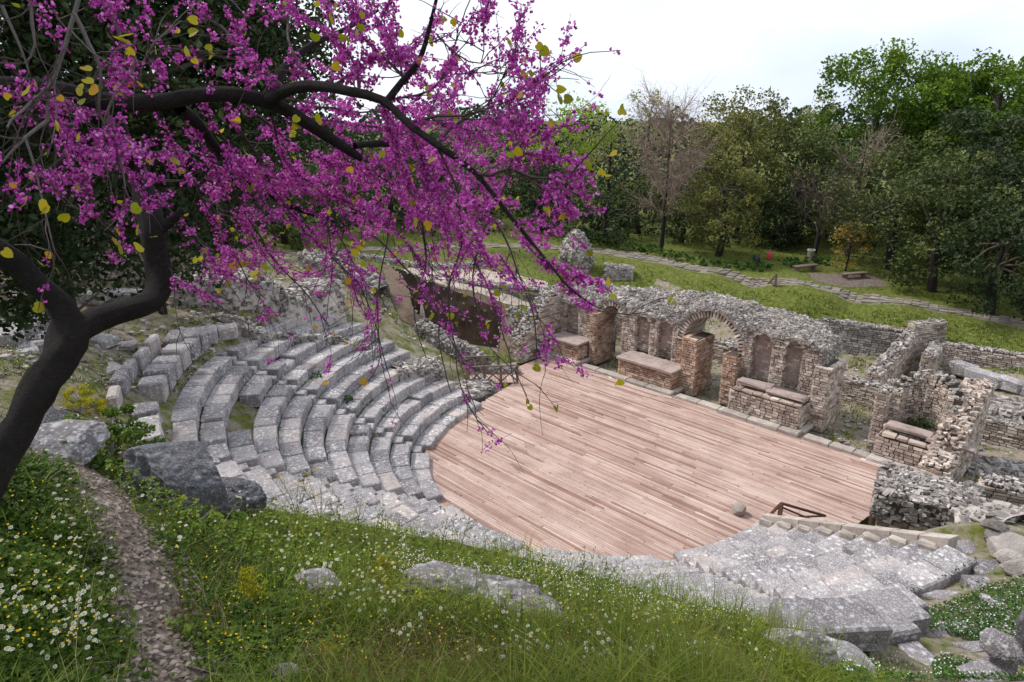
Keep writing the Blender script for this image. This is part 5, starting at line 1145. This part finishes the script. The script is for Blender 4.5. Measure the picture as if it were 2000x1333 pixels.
def daisies(n,x0,x1,y0,y1,thr,nm,sz,lab,hmin=.12,seedz=0,rnd=.0):
    p,px,py,t_=fore(n,x0,x1,y0,y1); k=vnoise(np.stack([p[:,0]*2.2,p[:,1]*2.2,p[:,0]*0+seedz],-1))>thr; q=p[k]; m=len(q)
    h=hmin+.13*rng.random(m); top=q+np.stack([rng.normal(size=m)*.03,rng.normal(size=m)*.03,h],-1); W_=Acc();Y_=Acc();S_=Acc(); s=sz*(.75+.5*rng.random(m)); nn=unit(np.stack([rng.normal(size=m)*.35+.2,rng.normal(size=m)*.35-.2,np.ones(m)],-1))
    u=unit(np.cross(nn,np.array([0,0,1.])+rng.normal(size=(m,3))*.3)); v=np.cross(nn,u); pc=9
    for j in range(pc):
        an=2*math.pi*j/pc+rng.random(m)*.2; d=u*np.cos(an)[:,None]+v*np.sin(an)[:,None]; sd=-u*np.sin(an)[:,None]+v*np.cos(an)[:,None]; r1=s[:,None]*.16;r2=s[:,None]*.5; wv=s[:,None]*.11
        dz=-nn*s[:,None]*.08*rng.random((m,1)); V=np.stack([top+d*r1,top+d*(r1+r2)*.6+sd*wv,top+d*r2+dz,top+d*(r1+r2)*.6-sd*wv],1); W_.add(V.reshape(-1,3),np.arange(4*m).reshape(m,4),np.repeat(rng.random(m),4))
    hx=[top+(u*math.cos(x)+v*math.sin(x))*s[:,None]*.19 for x in np.arange(6)*math.pi/3]; V=np.stack(hx+[top+nn*s[:,None]*.13],1); kk=np.arange(m)*7
    Y_.add(V.reshape(-1,3),np.concatenate([np.stack([kk+i,kk+(i+1)%6,kk+6],-1) for i in range(6)]),np.repeat(rng.random(m),7))
    sd=np.array([.0012,0,0]); V=np.stack([q-sd,q+sd,top+sd*.8,top-sd*.8],1); V2=np.stack([q-sd[[1,0,2]],q+sd[[1,0,2]],top+sd[[1,0,2]],top-sd[[1,0,2]]],1)
    S_.add(np.concatenate([V,V2]).reshape(-1,3),np.arange(8*m).reshape(2*m,4),.4)
    W_.build(nm,M['white'],None,kind='stuff',label=lab); Y_.build(nm+'_centres',M['yellow'],None,kind='stuff',label='yellow centres of the '+lab); S_.build(nm+'_stems',M['herb'],None,kind='stuff',label='thin stems of the '+lab)
daisies(230,130,330,980,1333,.35,'daisies',.019,'white daisies beside the gravel path',seedz=1)
daisies(150,-60,240,1080,1400,.5,'daisies',.019,'scattered white daisies in the dark left corner',seedz=2)
daisies(620,330,800,980,1330,.5,'daisies',.022,'white daisies on the middle of the hillside',seedz=3)
daisies(760,800,1560,1040,1333,.52,'daisies',.021,'small white daisies in the long grass',seedz=4)
a=Acc(); p,px,py,t_=fore(6500,780,1480,1000,1240); q=p+np.stack([0*t_,0*t_,.08+.16*rng.random(len(p))],-1); k=(vnoise(np.stack([p[:,0]*1.4,p[:,1]*1.4,p[:,0]*0+3],-1))>.42)&(t_>4.6); q=q[k]; rhomb(a,q,.008+.007*rng.random(len(q)),rng.random(len(q)),1.,.9); rhomb(a,q+rng.normal(size=q.shape)*.006,.009,rng.random(len(q)),1.,.9); a.build('chamomile_flowers',M['white'],None,kind='stuff',label='carpet of tiny white blooms near the crest')
a=Acc(); p,px,py,t_=fore(1500,0,1600,980,1333); q=p+np.stack([0*t_,0*t_,.1+.15*rng.random(len(p))],-1); rhomb(a,q,.009+.006*rng.random(len(q)),rng.random(len(q)),1.,.9); a.build('tiny_yellow_flowers',M['yellow'],None,kind='stuff',label='tiny yellow blooms in the near meadow')
# pebbles on the footpath
a=Acc()
pp,px,py,t_=scat(2600,100,520,880,1420,9); k=pdist(pp)<.27; q=pp[k]; m=len(q); s=(.006+.014*rng.random(m)**2)
V=(ICV[None]*(.7+.6*rng.random((m,12,1)))*s[:,None,None]*np.array([1,1.1,.5])+q[:,None]+[0,0,.035]); a.add(V.reshape(-1,3),(ICF[None]+(np.arange(m)*12)[:,None,None]).reshape(-1,3),np.repeat(rng.random(m),12)); a.build('pebbles',M['pebble'],None,kind='stuff',label='loose pebbles on the narrow path')
# single taller plants
def plant(px,py,h,lab,kind='umbel',nst=5,spread=.12,col='yellow'):
    p=GP(px,py); t=empty('tall_weed',tuple(p),label=lab,category='wild plant'); S_=Acc();Lf=Acc();Fl=Acc()
    for i in range(nst):
        e=p+np.array([rng.normal()*spread,rng.normal()*spread,h*(.75+.35*rng.random())]); m=(p+e)/2+rng.normal(size=3)*.02; q,r=smooth([p-[0,0,.02],m,e],[.0035,.0025,.0015],.04); tube(S_,q,r,4,.3)
        k=rng.integers(2,len(q),14); o=unit(rng.normal(size=(14,3)))*[1,1,.4]; sz=.03 if kind!='umbel' else .018; rhomb(Lf,q[k]+o*sz*.6,sz*(.6+.8*rng.random(14)),.3+.4*rng.random(14),.0,.35,.08,u=o)
        for _ in range(3):
            s=q[rng.integers(len(q)//2,len(q))]; e2=s+np.array([rng.normal()*.05,rng.normal()*.05,.05+.07*rng.random()]); tube(S_,np.array([s,(s+e2)/2+[.004,0,0],e2]),[.0016,.0013,.001],3,.3)
            if kind=='umbel': rhomb(Fl,e2+rng.normal(size=(14,3))*[.022,.022,.006],.009,rng.random(14),.8,.9)
            else: rhomb(Lf,e2+rng.normal(size=(4,3))*.01,.022,.3+.3*rng.random(4),0,.4)
    S_.build('stem',M['herb'],t); Lf.build('leaves',M['herb'],t,kind='stuff'); 
    if kind=='umbel': Fl.build('flower_heads',M[col],t,kind='stuff')
plant(580,1010,.50,'tall weed with flat mustard-yellow flower heads right of the boulder','umbel',6)
plant(625,1015,.42,'second yellow-headed weed against the pale seats','umbel',5)
plant(520,985,.46,'branched weed with thin yellow heads beside the boulder','umbel',3)
for px,py,h,lab in [(300,900,.45,'thin dark weed standing against the upper seats'),(250,870,.40,'spindly weed left of the seats'),(425,950,.4,'spindly weed above the dark boulder'),(865,1085,.36,'broad-leaved weed sticking up against the plank floor'),(895,1080,.40,'curled tall weed against the plank floor'),(700,1040,.34,'thin weed before the lower seats'),(740,1045,.3,'short weed before the lower seats'),(1130,1130,.25,'leafy weed at the meadow crest'),(1180,1150,.28,'arched weed at the meadow crest'),(660,1025,.3,'feathery weed right of the yellow heads')]: plant(px,py,h,lab,'leaf',3,.06)
def tuft(px,py,R,matk,lab,n,h,w_,lean=1.,name='grass_tuft'):
    p=GP(px,py); a=Acc(); q=p+np.stack([rng.normal(size=n)*R,rng.normal(size=n)*R,0*np.zeros(n)],-1); q[:,2]=gz(q[:,0],q[:,1]); blades(a,q,h*(.6+.6*rng.random(n)),w_,lean,rng.random(n)); return a.build(name,M[matk],None,label=lab,category='wild plant')
tuft(1010,1130,.05,'herbdark','dark sword-shaped leaves above the long rock',12,.22,.03,.5,'sword_leaf_plant')
tuft(1090,1140,.04,'herbdark','second clump of dark sword-shaped leaves',8,.18,.026,.5,'sword_leaf_plant')
tuft(1170,1165,.04,'herbdark','third smaller clump of sword-shaped leaves',6,.16,.024,.5,'sword_leaf_plant')
tuft(1110,1330,.07,'grass','broad arching grass tuft at the bottom middle',34,.26,.012,1.4)
tuft(1000,1290,.06,'grass','arching grass tuft left of the bottom middle',26,.24,.011,1.4)
tuft(740,1110,.06,'grass','broad-bladed tuft above the small rock',20,.22,.013,1.)
def yel(px,py,h,lab):
    p=GP(px,py); t=empty('yellow_weed',tuple(p),label=lab,category='wild plant'); a=Acc(); n=520; z=rng.random(n)*h; rr=.055*(1-z/h*.6); q=p+np.stack([rng.normal(size=n)*rr,rng.normal(size=n)*rr,z],-1); rhomb(a,q,.016+.012*rng.random(n),np.clip(rng.random(n)*.6+.5*(1-z/h),0,1),.2,.5); a.build('leaves',M['ytuft'],t,kind='stuff'); s=Acc()
    for _ in range(6): tube(s,np.array([p,p+[rng.normal()*.03,rng.normal()*.03,h*.5],p+[rng.normal()*.05,rng.normal()*.05,h]]),[.003,.002,.001],3,.5)
    s.build('stem',M['herb'],t)
yel(490,1180,.24,'bright yellow-green weed right of the footpath'); yel(750,1135,.22,'yellow-green weed left of the long lichened rock'); yel(640,1300,.1,'small yellow weed low in the meadow')
print('meadow',time.time()-T0)
# ---------------------------------------------------------------- REDBUD
tb=PD(-30,905,4.35); red=empty('redbud_tree',tuple(tb),label='flowering redbud with dark forked trunk and magenta blossom reaching over the theatre',category='tree')
wood=Acc()
LIMBS=[([(-70,985,4.3),(-5,880,4.3),(50,800,4.3),(100,722,4.3),(130,668,4.35),(140,630,4.4)],[.13,.10,.09,.085,.09,.088]),
 ([(140,650,4.4),(118,595,4.4),(75,555,4.35),(30,518,4.3),(-30,480,4.25),(-120,430,4.2)],[.08,.066,.062,.058,.055,.05]),
 ([(140,650,4.4),(190,622,4.45),(245,607,4.5),(290,592,4.6),(306,560,4.65),(303,510,4.7),(299,460,4.7),(292,410,4.75),(280,370,4.8),(262,330,4.8),(240,290,4.7),(225,240,4.5),(200,200,4.2)],[.08,.07,.066,.066,.07,.068,.078,.072,.065,.06,.055,.05,.045]),
 ([(299,465,4.7),(322,442,4.65),(345,425,4.6),(352,408,4.6)],[.045,.03,.022,.012]),
 ([(-120,165,3.7),(0,172,3.75),(100,178,3.8),(200,198,3.85),(300,200,3.8),(390,186,3.8),(470,188,3.8),(540,208,3.8),(590,235,3.85),(640,268,3.9),(690,302,3.9),(705,310,3.9)],[.046,.044,.042,.04,.039,.037,.036,.034,.031,.027,.023,.018]),
 ([(525,198,3.8),(560,176,3.6),(610,168,3.45),(680,180,3.3),(745,196,3.2),(800,243,3.1),(860,285,3.0),(925,335,2.95),(975,395,2.9),(1015,445,2.85),(1060,500,2.75),(1110,560,2.65),(1160,598,2.6)],[.034,.029,.024,.021,.019,.016,.0145,.012,.010,.008,.006,.005,.003]),
 ([(755,200,3.2),(785,160,3.2),(815,125,3.2),(832,80,3.2),(845,30,3.2),(862,-40,3.2)],[.018,.015,.012,.01,.008,.006]),
 ([(520,200,3.8),(548,150,3.9),(580,110,4.),(625,80,4.1),(680,55,4.2),(740,20,4.3)],[.03,.024,.02,.016,.012,.008]),
 ([(240,290,4.7),(180,270,4.6),(100,330,4.5),(20,390,4.4)],[.03,.022,.015,.01]),
 ([(350,210,3.9),(380,240,4.1),(420,285,4.3),(470,340,4.5),(560,400,4.6),(650,430,4.7)],[.035,.03,.026,.02,.014,.008]),
 ([(690,285,3.9),(740,280,4.),(790,285,4.1),(830,300,4.2)],[.02,.018,.016,.012]),
]
GUIDES=[ # px,py,dist ; radius ; blossom amount
 ([(925,335,2.95),(955,345,2.9),(995,332,2.85),(1040,342,2.8),(1090,345,2.75),(1150,338,2.7)],.008,2.2),
 ([(995,332,2.85),(1050,355,2.8),(1110,372,2.7),(1160,352,2.65)],.006,2.2),
 ([(1120,345,2.7),(1160,300,2.65),(1180,270,2.6),(1210,232,2.6)],.004,.05),([(1130,345,2.7),(1180,320,2.65),(1235,280,2.6)],.003,.05),([(1140,360,2.7),(1200,345,2.6),(1240,315,2.6)],.003,.05),
 ([(1015,445,2.85),(1060,430,2.8),(1110,412,2.75),(1190,405,2.7)],.004,.9),
 ([(860,285,3.),(890,250,3.),(930,215,3.),(960,180,3.),(985,120,3.)],.006,.9),([(800,243,3.1),(860,225,3.),(910,225,2.95),(985,195,2.9)],.008,1.4),([(910,225,2.95),(960,190,2.9),(1020,160,2.9),(1055,145,2.9)],.003,.3),
 ([(845,60,3.2),(880,90,3.1),(930,115,3.1),(935,60,3.1),(940,20,3.1)],.004,.4),([(832,80,3.2),(870,60,3.2),(895,40,3.2)],.003,.3),([(880,130,3.1),(960,130,3.),(1000,100,3.)],.003,.5),
 ([(975,395,2.9),(1010,300,2.9),(1030,240,2.8),(1070,270,2.8),(1100,300,2.8)],.004,1.3),
 ([(785,160,3.2),(740,110,3.3),(700,60,3.4),(690,-10,3.5)],.008,1.1),([(700,180,3.3),(690,120,3.4),(650,60,3.5),(640,-10,3.6)],.008,1.2),
 ([(610,170,3.5),(570,90,3.7),(560,20,3.9),(540,-30,3.9)],.008,1.1),([(745,196,3.2),(830,170,3.2),(870,110,3.2),(890,40,3.2)],.006,1.2),([(800,140,3.2),(740,60,3.3),(770,-10,3.3)],.006,1.2),
 ([(640,172,3.4),(720,120,3.5),(790,90,3.6),(830,60,3.6)],.007,1.3),([(560,176,3.6),(500,110,3.8),(440,60,4.),(380,20,4.1)],.012,.7),
 ([(600,235,3.9),(680,240,4.),(760,250,4.1),(850,240,4.2),(930,260,4.3)],.008,1.5),([(560,215,3.8),(640,210,4.),(720,220,4.2),(820,205,4.3)],.008,1.4),
 ([(800,243,3.1),(830,320,3.2),(850,380,3.3),(880,440,3.4)],.006,1.5),([(860,285,3.),(900,380,3.1),(930,450,3.2),(960,520,3.3)],.006,1.5),([(745,200,3.2),(770,290,3.4),(800,360,3.6),(820,430,3.7)],.006,1.5),
 ([(560,400,4.6),(640,420,4.6),(720,450,4.6),(790,520,4.5),(850,600,4.4),(860,680,4.3),(880,770,4.2)],.008,1.),([(650,430,4.7),(700,520,4.6),(720,600,4.5),(725,700,4.4)],.005,.8),
 ([(470,340,4.5),(560,400,4.6),(640,480,4.6),(700,560,4.5),(735,640,4.4),(760,740,4.3)],.007,.6),([(420,285,4.3),(470,400,4.5),(540,500,4.6),(600,580,4.6),(640,640,4.6)],.007,.7),
 ([(480,200,3.9),(600,300,4.2),(720,340,4.4),(820,400,4.4),(900,460,4.3),(950,560,4.2),(985,660,4.1),(1010,750,4.)],.009,1.2),([(640,268,3.9),(760,340,4.1),(880,380,4.1),(960,430,4.),(1010,540,3.9),(1040,640,3.8),(1045,700,3.8)],.008,1.4),
 ([(590,235,3.9),(700,300,4.1),(800,320,4.2),(900,340,4.1),(980,380,4.)],.007,1.6),([(530,220,3.9),(560,320,4.2),(640,380,4.4),(730,420,4.4),(800,480,4.4),(850,560,4.3)],.008,1.4),
 ([(450,200,4.),(490,290,4.2),(540,380,4.4),(600,450,4.5),(660,500,4.5),(700,600,4.4)],.007,1.2),([(400,190,4.),(430,260,4.2),(470,320,4.4),(540,350,4.5),(620,370,4.5),(700,400,4.5)],.008,1.4),
 ([(300,200,4.),(340,290,4.2),(390,380,4.4),(430,450,4.5),(480,540,4.5),(520,590,4.5)],.007,.8),([(350,195,4.),(400,290,4.2),(450,400,4.3),(500,470,4.4),(560,540,4.4)],.006,.9),
 ([(303,510,4.7),(330,530,4.6),(336,590,4.5),(350,650,4.4),(385,710,4.3)],.004,.5),([(330,540,4.5),(380,560,4.4),(430,600,4.4),(500,640,4.4)],.004,.9),([(290,370,4.8),(360,440,4.6),(420,520,4.5),(470,590,4.4)],.005,.8),
 ([(880,300,3.2),(830,420,3.6),(830,500,3.8),(810,600,3.9),(830,700,3.9)],.006,.5),([(900,400,3.5),(905,480,3.6),(880,560,3.7),(885,660,3.7),(905,760,3.7),(955,850,3.7)],.006,.8),([(960,430,3.5),(930,520,3.6),(935,600,3.6),(960,680,3.6),(1060,757,3.5)],.005,.7),
 ([(760,420,4.),(745,520,4.),(735,600,4.),(745,700,4.),(760,770,4.)],.005,.4),([(840,520,3.9),(850,600,3.9),(905,720,3.8),(930,790,3.8)],.004,.9),([(980,500,3.5),(1020,560,3.5),(1050,600,3.5),(1070,680,3.5)],.004,1.),
 ([(640,430,4.2),(650,520,4.2),(640,590,4.2)],.005,.3),([(1060,500,2.75),(1100,515,2.7),(1160,545,2.65)],.004,2.),([(1035,475,2.82),(1070,508,2.75),(1110,535,2.7),(1165,552,2.65)],.004,2.3),([(1095,545,2.68),(1140,585,2.62),(1195,606,2.6)],.004,2.3),([(1010,300,2.9),(1060,300,2.85),(1120,310,2.75)],.004,2.1),([(1040,350,2.8),(1080,385,2.75),(1130,395,2.7)],.004,2.1),([(1160,600,2.6),(1220,608,2.6),(1268,606,2.6)],.003,.25),([(1230,606,2.6),(1280,580,2.6),(1310,576,2.6)],.002,.02),
 ([(170,-20,3.2),(130,60,3.2),(95,170,3.2),(60,200,3.2),(20,260,3.1)],.009,.2),([(55,-20,3.),(60,80,3.),(40,120,3.)],.006,.15),([(200,-20,3.3),(240,80,3.3),(268,130,3.3),(240,170,3.3),(215,230,3.3),(235,300,3.3),(245,370,3.3)],.008,.7),
 ([(140,30,3.1),(170,90,3.1),(190,130,3.1),(200,230,3.2),(235,290,3.3)],.008,.5),([(95,180,3.2),(100,240,3.2),(60,280,3.1),(0,330,3.1)],.009,.25),([(60,280,3.1),(80,340,3.1),(90,420,3.1),(110,480,3.1)],.005,.3),([(0,10,3.),(30,80,3.),(50,140,3.)],.006,.3),
 ([(200,200,4.),(140,250,3.8),(90,230,3.6),(60,180,3.5)],.008,.7),([(250,200,3.9),(270,140,3.8),(300,80,3.7),(350,40,3.7)],.008,.5),([(100,20,3.3),(130,60,3.3),(180,60,3.3)],.004,1.2),([(60,200,3.2),(110,200,3.2),(130,230,3.2)],.003,1.3),([(300,200,3.9),(310,120,3.8),(290,110,3.7)],.004,1.4),
 ([(210,210,4.),(240,330,3.9),(290,350,3.8),(350,350,3.8)],.005,1.3),([(100,480,3.1),(60,470,3.1),(30,475,3.1)],.003,1.5),([(180,330,3.6),(170,400,3.6),(150,440,3.6)],.003,1.2),([(240,400,3.5),(215,440,3.5),(200,460,3.5)],.003,1.2),
 ([(1020,60,3.8),(980,160,3.7),(940,260,3.6),(900,330,3.5)][::-1],.003,.4),([(440,-20,3.9),(470,60,3.9),(520,140,3.9)][::-1],.006,.5),
]
twig=Acc(); FC=[];FS=[];NODE=[];LEAFP=[]
for L,r in LIMBS:
    p,rr=smooth([PD(*q) for q in L],r,.06); nz_=np.stack([fbm(p*2.2+i*9,3) for i in range(3)],-1)*.085*np.clip(rr/.05,.2,1)[:,None]; tube(wood,p+nz_,rr*(1+.12*fbm(p*5,2)*2),12 if r[0]>.06 else 8,.3,.42 if r[0]>.06 else .25)
wood.build('trunk',M['bark'],red,True)
def grow(s,d,L,r,lvl,bl,g):
    n=max(4,int(L/.05)); pts=[s]; d=d.copy(); p=s.copy()
    for i in range(n):
        d=d+g.normal(size=3)*.16+np.array([.02,0,-.055 if lvl else -.02]); d=d/np.linalg.norm(d); p=p+d*L/n; pts.append(p.copy())
    pts=np.array(pts); tube(twig,pts,np.linspace(r,r*.45,len(pts)),4 if r>.004 else 3,g.random()*.6)
    addbl(pts,bl,g)
    if g.random()<.5: LEAFP.append((pts[-1],d))
    if lvl<2:
        for k in range(int(L/.14*(1 if lvl==0 else .6))):
            i=g.integers(1,len(pts)); d2=unit((d+g.normal(size=3)*.75)[None])[0]; grow(pts[i],d2,L*(.35+.35*g.random()),r*.6,lvl+1,bl,g)
def addbl(pts,bl,g,sp=.034):
    if bl<.1: return
    d=np.concatenate([[0],np.cumsum(np.linalg.norm(np.diff(pts,axis=0),axis=1))]); n=int(d[-1]*(.72 if proj(pts[-1])[1]>560 else 1)/sp); 
    if n<1: return
    s=(np.arange(n)+g.random(n))*sp; q=np.stack([np.interp(s,d,pts[:,i]) for i in range(3)],-1)
    pq=proj(q); lowf=np.clip((pq[:,1]-400)/300,0,1)*.17+np.clip((420-pq[:,0])/400,0,1)*.08
    on=vnoise(q*8+3)>.60-.14*min(bl,1.6)+lowf; q=q[on]
    for c in q:
        m=2+g.poisson(4.*min(bl,2.)); FC.append(c+g.normal(size=(m,3))*.011+np.array([0,0,-.006])); 
G=np.random.default_rng(11)
for L,r,bl in GUIDES:
    p,rr=smooth([PD(*q) for q in L],[r,r*.75,r*.4],.05); p=p+np.stack([fbm(p*3+i*9,3) for i in range(3)],-1)*.09; tube(twig,p,rr,5,.2+.5*(L[0][0]<280),.0)
    addbl(p,bl*1.25,G,.028); T=unit(np.gradient(p,axis=0)); LL=np.linalg.norm(np.diff(p,axis=0),axis=1).sum()
    if bl>.1:
        for k in range(int(LL/.055)):
            i=G.integers(len(p)//6,len(p))
            if G.random()<np.clip((proj(p[i])[1]-330)/260,0,1)*.76: continue
            i=int(i); d=unit((T[i]+G.normal(size=3)*.62)[None])[0]; grow(p[i],d,(.10+.30*G.random()) if bl<2 else (.04+.08*G.random()),.0032,0 if bl<2 else 1,bl,G)
    elif bl>.03: LEAFP+= [(p[-1],T[-1])]*3+[(p[int(len(p)*.6)],T[-1])]
    else: LEAFP.append((p[-1],T[-1]))
p=np.array(FC[0]) if not FC else np.concatenate(FC); print('flowers',len(p),'leaves',len(LEAFP))
twig.build('twigs',M['twig'],red,kind='stuff')
if len(p)>48000: p=p[rng.choice(len(p),48000,False)]
pet=Acc(); n=len(p); fx=unit(rng.normal(size=(n,3))+[0,0,-.3]); s=.0125+.006*rng.random(n); base=np.clip(.25+.5*rng.random(n),0,1)
for j in range(3):
    o=unit(fx+rng.normal(size=(n,3))*.55); rhomb(pet,p+o*s[:,None]*.45,s,np.clip(base+.2*rng.normal(size=n),0,1),.0,.75,.16,u=o)
pet.build('blossoms',M['petal'],red,kind='stuff')
# heart-shaped leaves
def leafmesh(t):
    out=np.array([[0,0],[.28,-.12],[.5,.05],[.52,.4],[.36,.72],[0,1.],[-.36,.72],[-.52,.4],[-.5,.05],[-.28,-.12]]); z=np.abs(out[:,0])*.25*(1 if rng.random()<.6 else -.4)-.12*out[:,1]**2
    v=np.concatenate([np.stack([out[:,0],out[:,1],z],-1),[[0,.45,-.03]]]); k=np.arange(10); return mesh('leaf',v,np.stack([k,(k+1)%10,np.full(10,10)],-1),M['rleaf'],t)
LV=[leafmesh(t) for t in np.linspace(.2,.95,8)]
idx=np.arange(len(LEAFP)); pr=proj(np.array([q for q,_ in LEAFP])); LEAFX=[(np.array(PD(a,b,d)),np.array([1.,0,0])) for a,b,d in [(250,65,2.3),(300,90,2.3),(100,255,2.6),(45,400,2.4),(95,400,2.6),(270,470,2.5),(255,485,2.5),(245,500,2.6),(275,410,2.5),(520,520,2.4),(515,548,2.4),(590,232,2.6),(610,235,2.6),(695,335,2.5),(740,315,2.7),(610,70,2.7),(650,35,2.7),(655,20,2.7),(485,300,2.9),(700,55,2.9),(740,95,2.9),(825,435,2.9),(830,445,2.9),(60,170,2.7),(85,170,2.7),(120,170,2.7),(180,160,2.7),(1185,560,2.55),(1195,590,2.5),(1180,225,2.6),(1205,222,2.6),(1215,228,2.6),(1210,265,2.6),(1235,312,2.6),(1180,328,2.65),(1160,325,2.65),(1045,142,2.9),(1063,150,2.9),(1008,155,2.9)]]
sel=list(G.choice(idx,min(len(idx),255),False)); items=[LEAFP[i] for i in sel]+LEAFX
for q,d in items:
    for rep_ in range(1 if rng.random()<.6 else 2):
        if len([1]) and rep_ and rng.random()<.3: continue
        o=bpy.data.objects.new('leaf',LV[rng.integers(8)]); COL.objects.link(o); o.parent=red; s=.02+.024*rng.random(); R_=rot_rand()
        m4=np.eye(4); m4[:3,:3]=R_*s; m4[:3,3]=q+rng.normal(size=3)*.012-bpy_loc[red.name]; o.matrix_local=Matrix(m4.tolist())


if __name__=='__main__' and 'DBG' in globals(): print(len(bpy.data.objects), sum(len(p_.loops)-2*len(p_.polygons) for p_ in bpy.data.meshes))
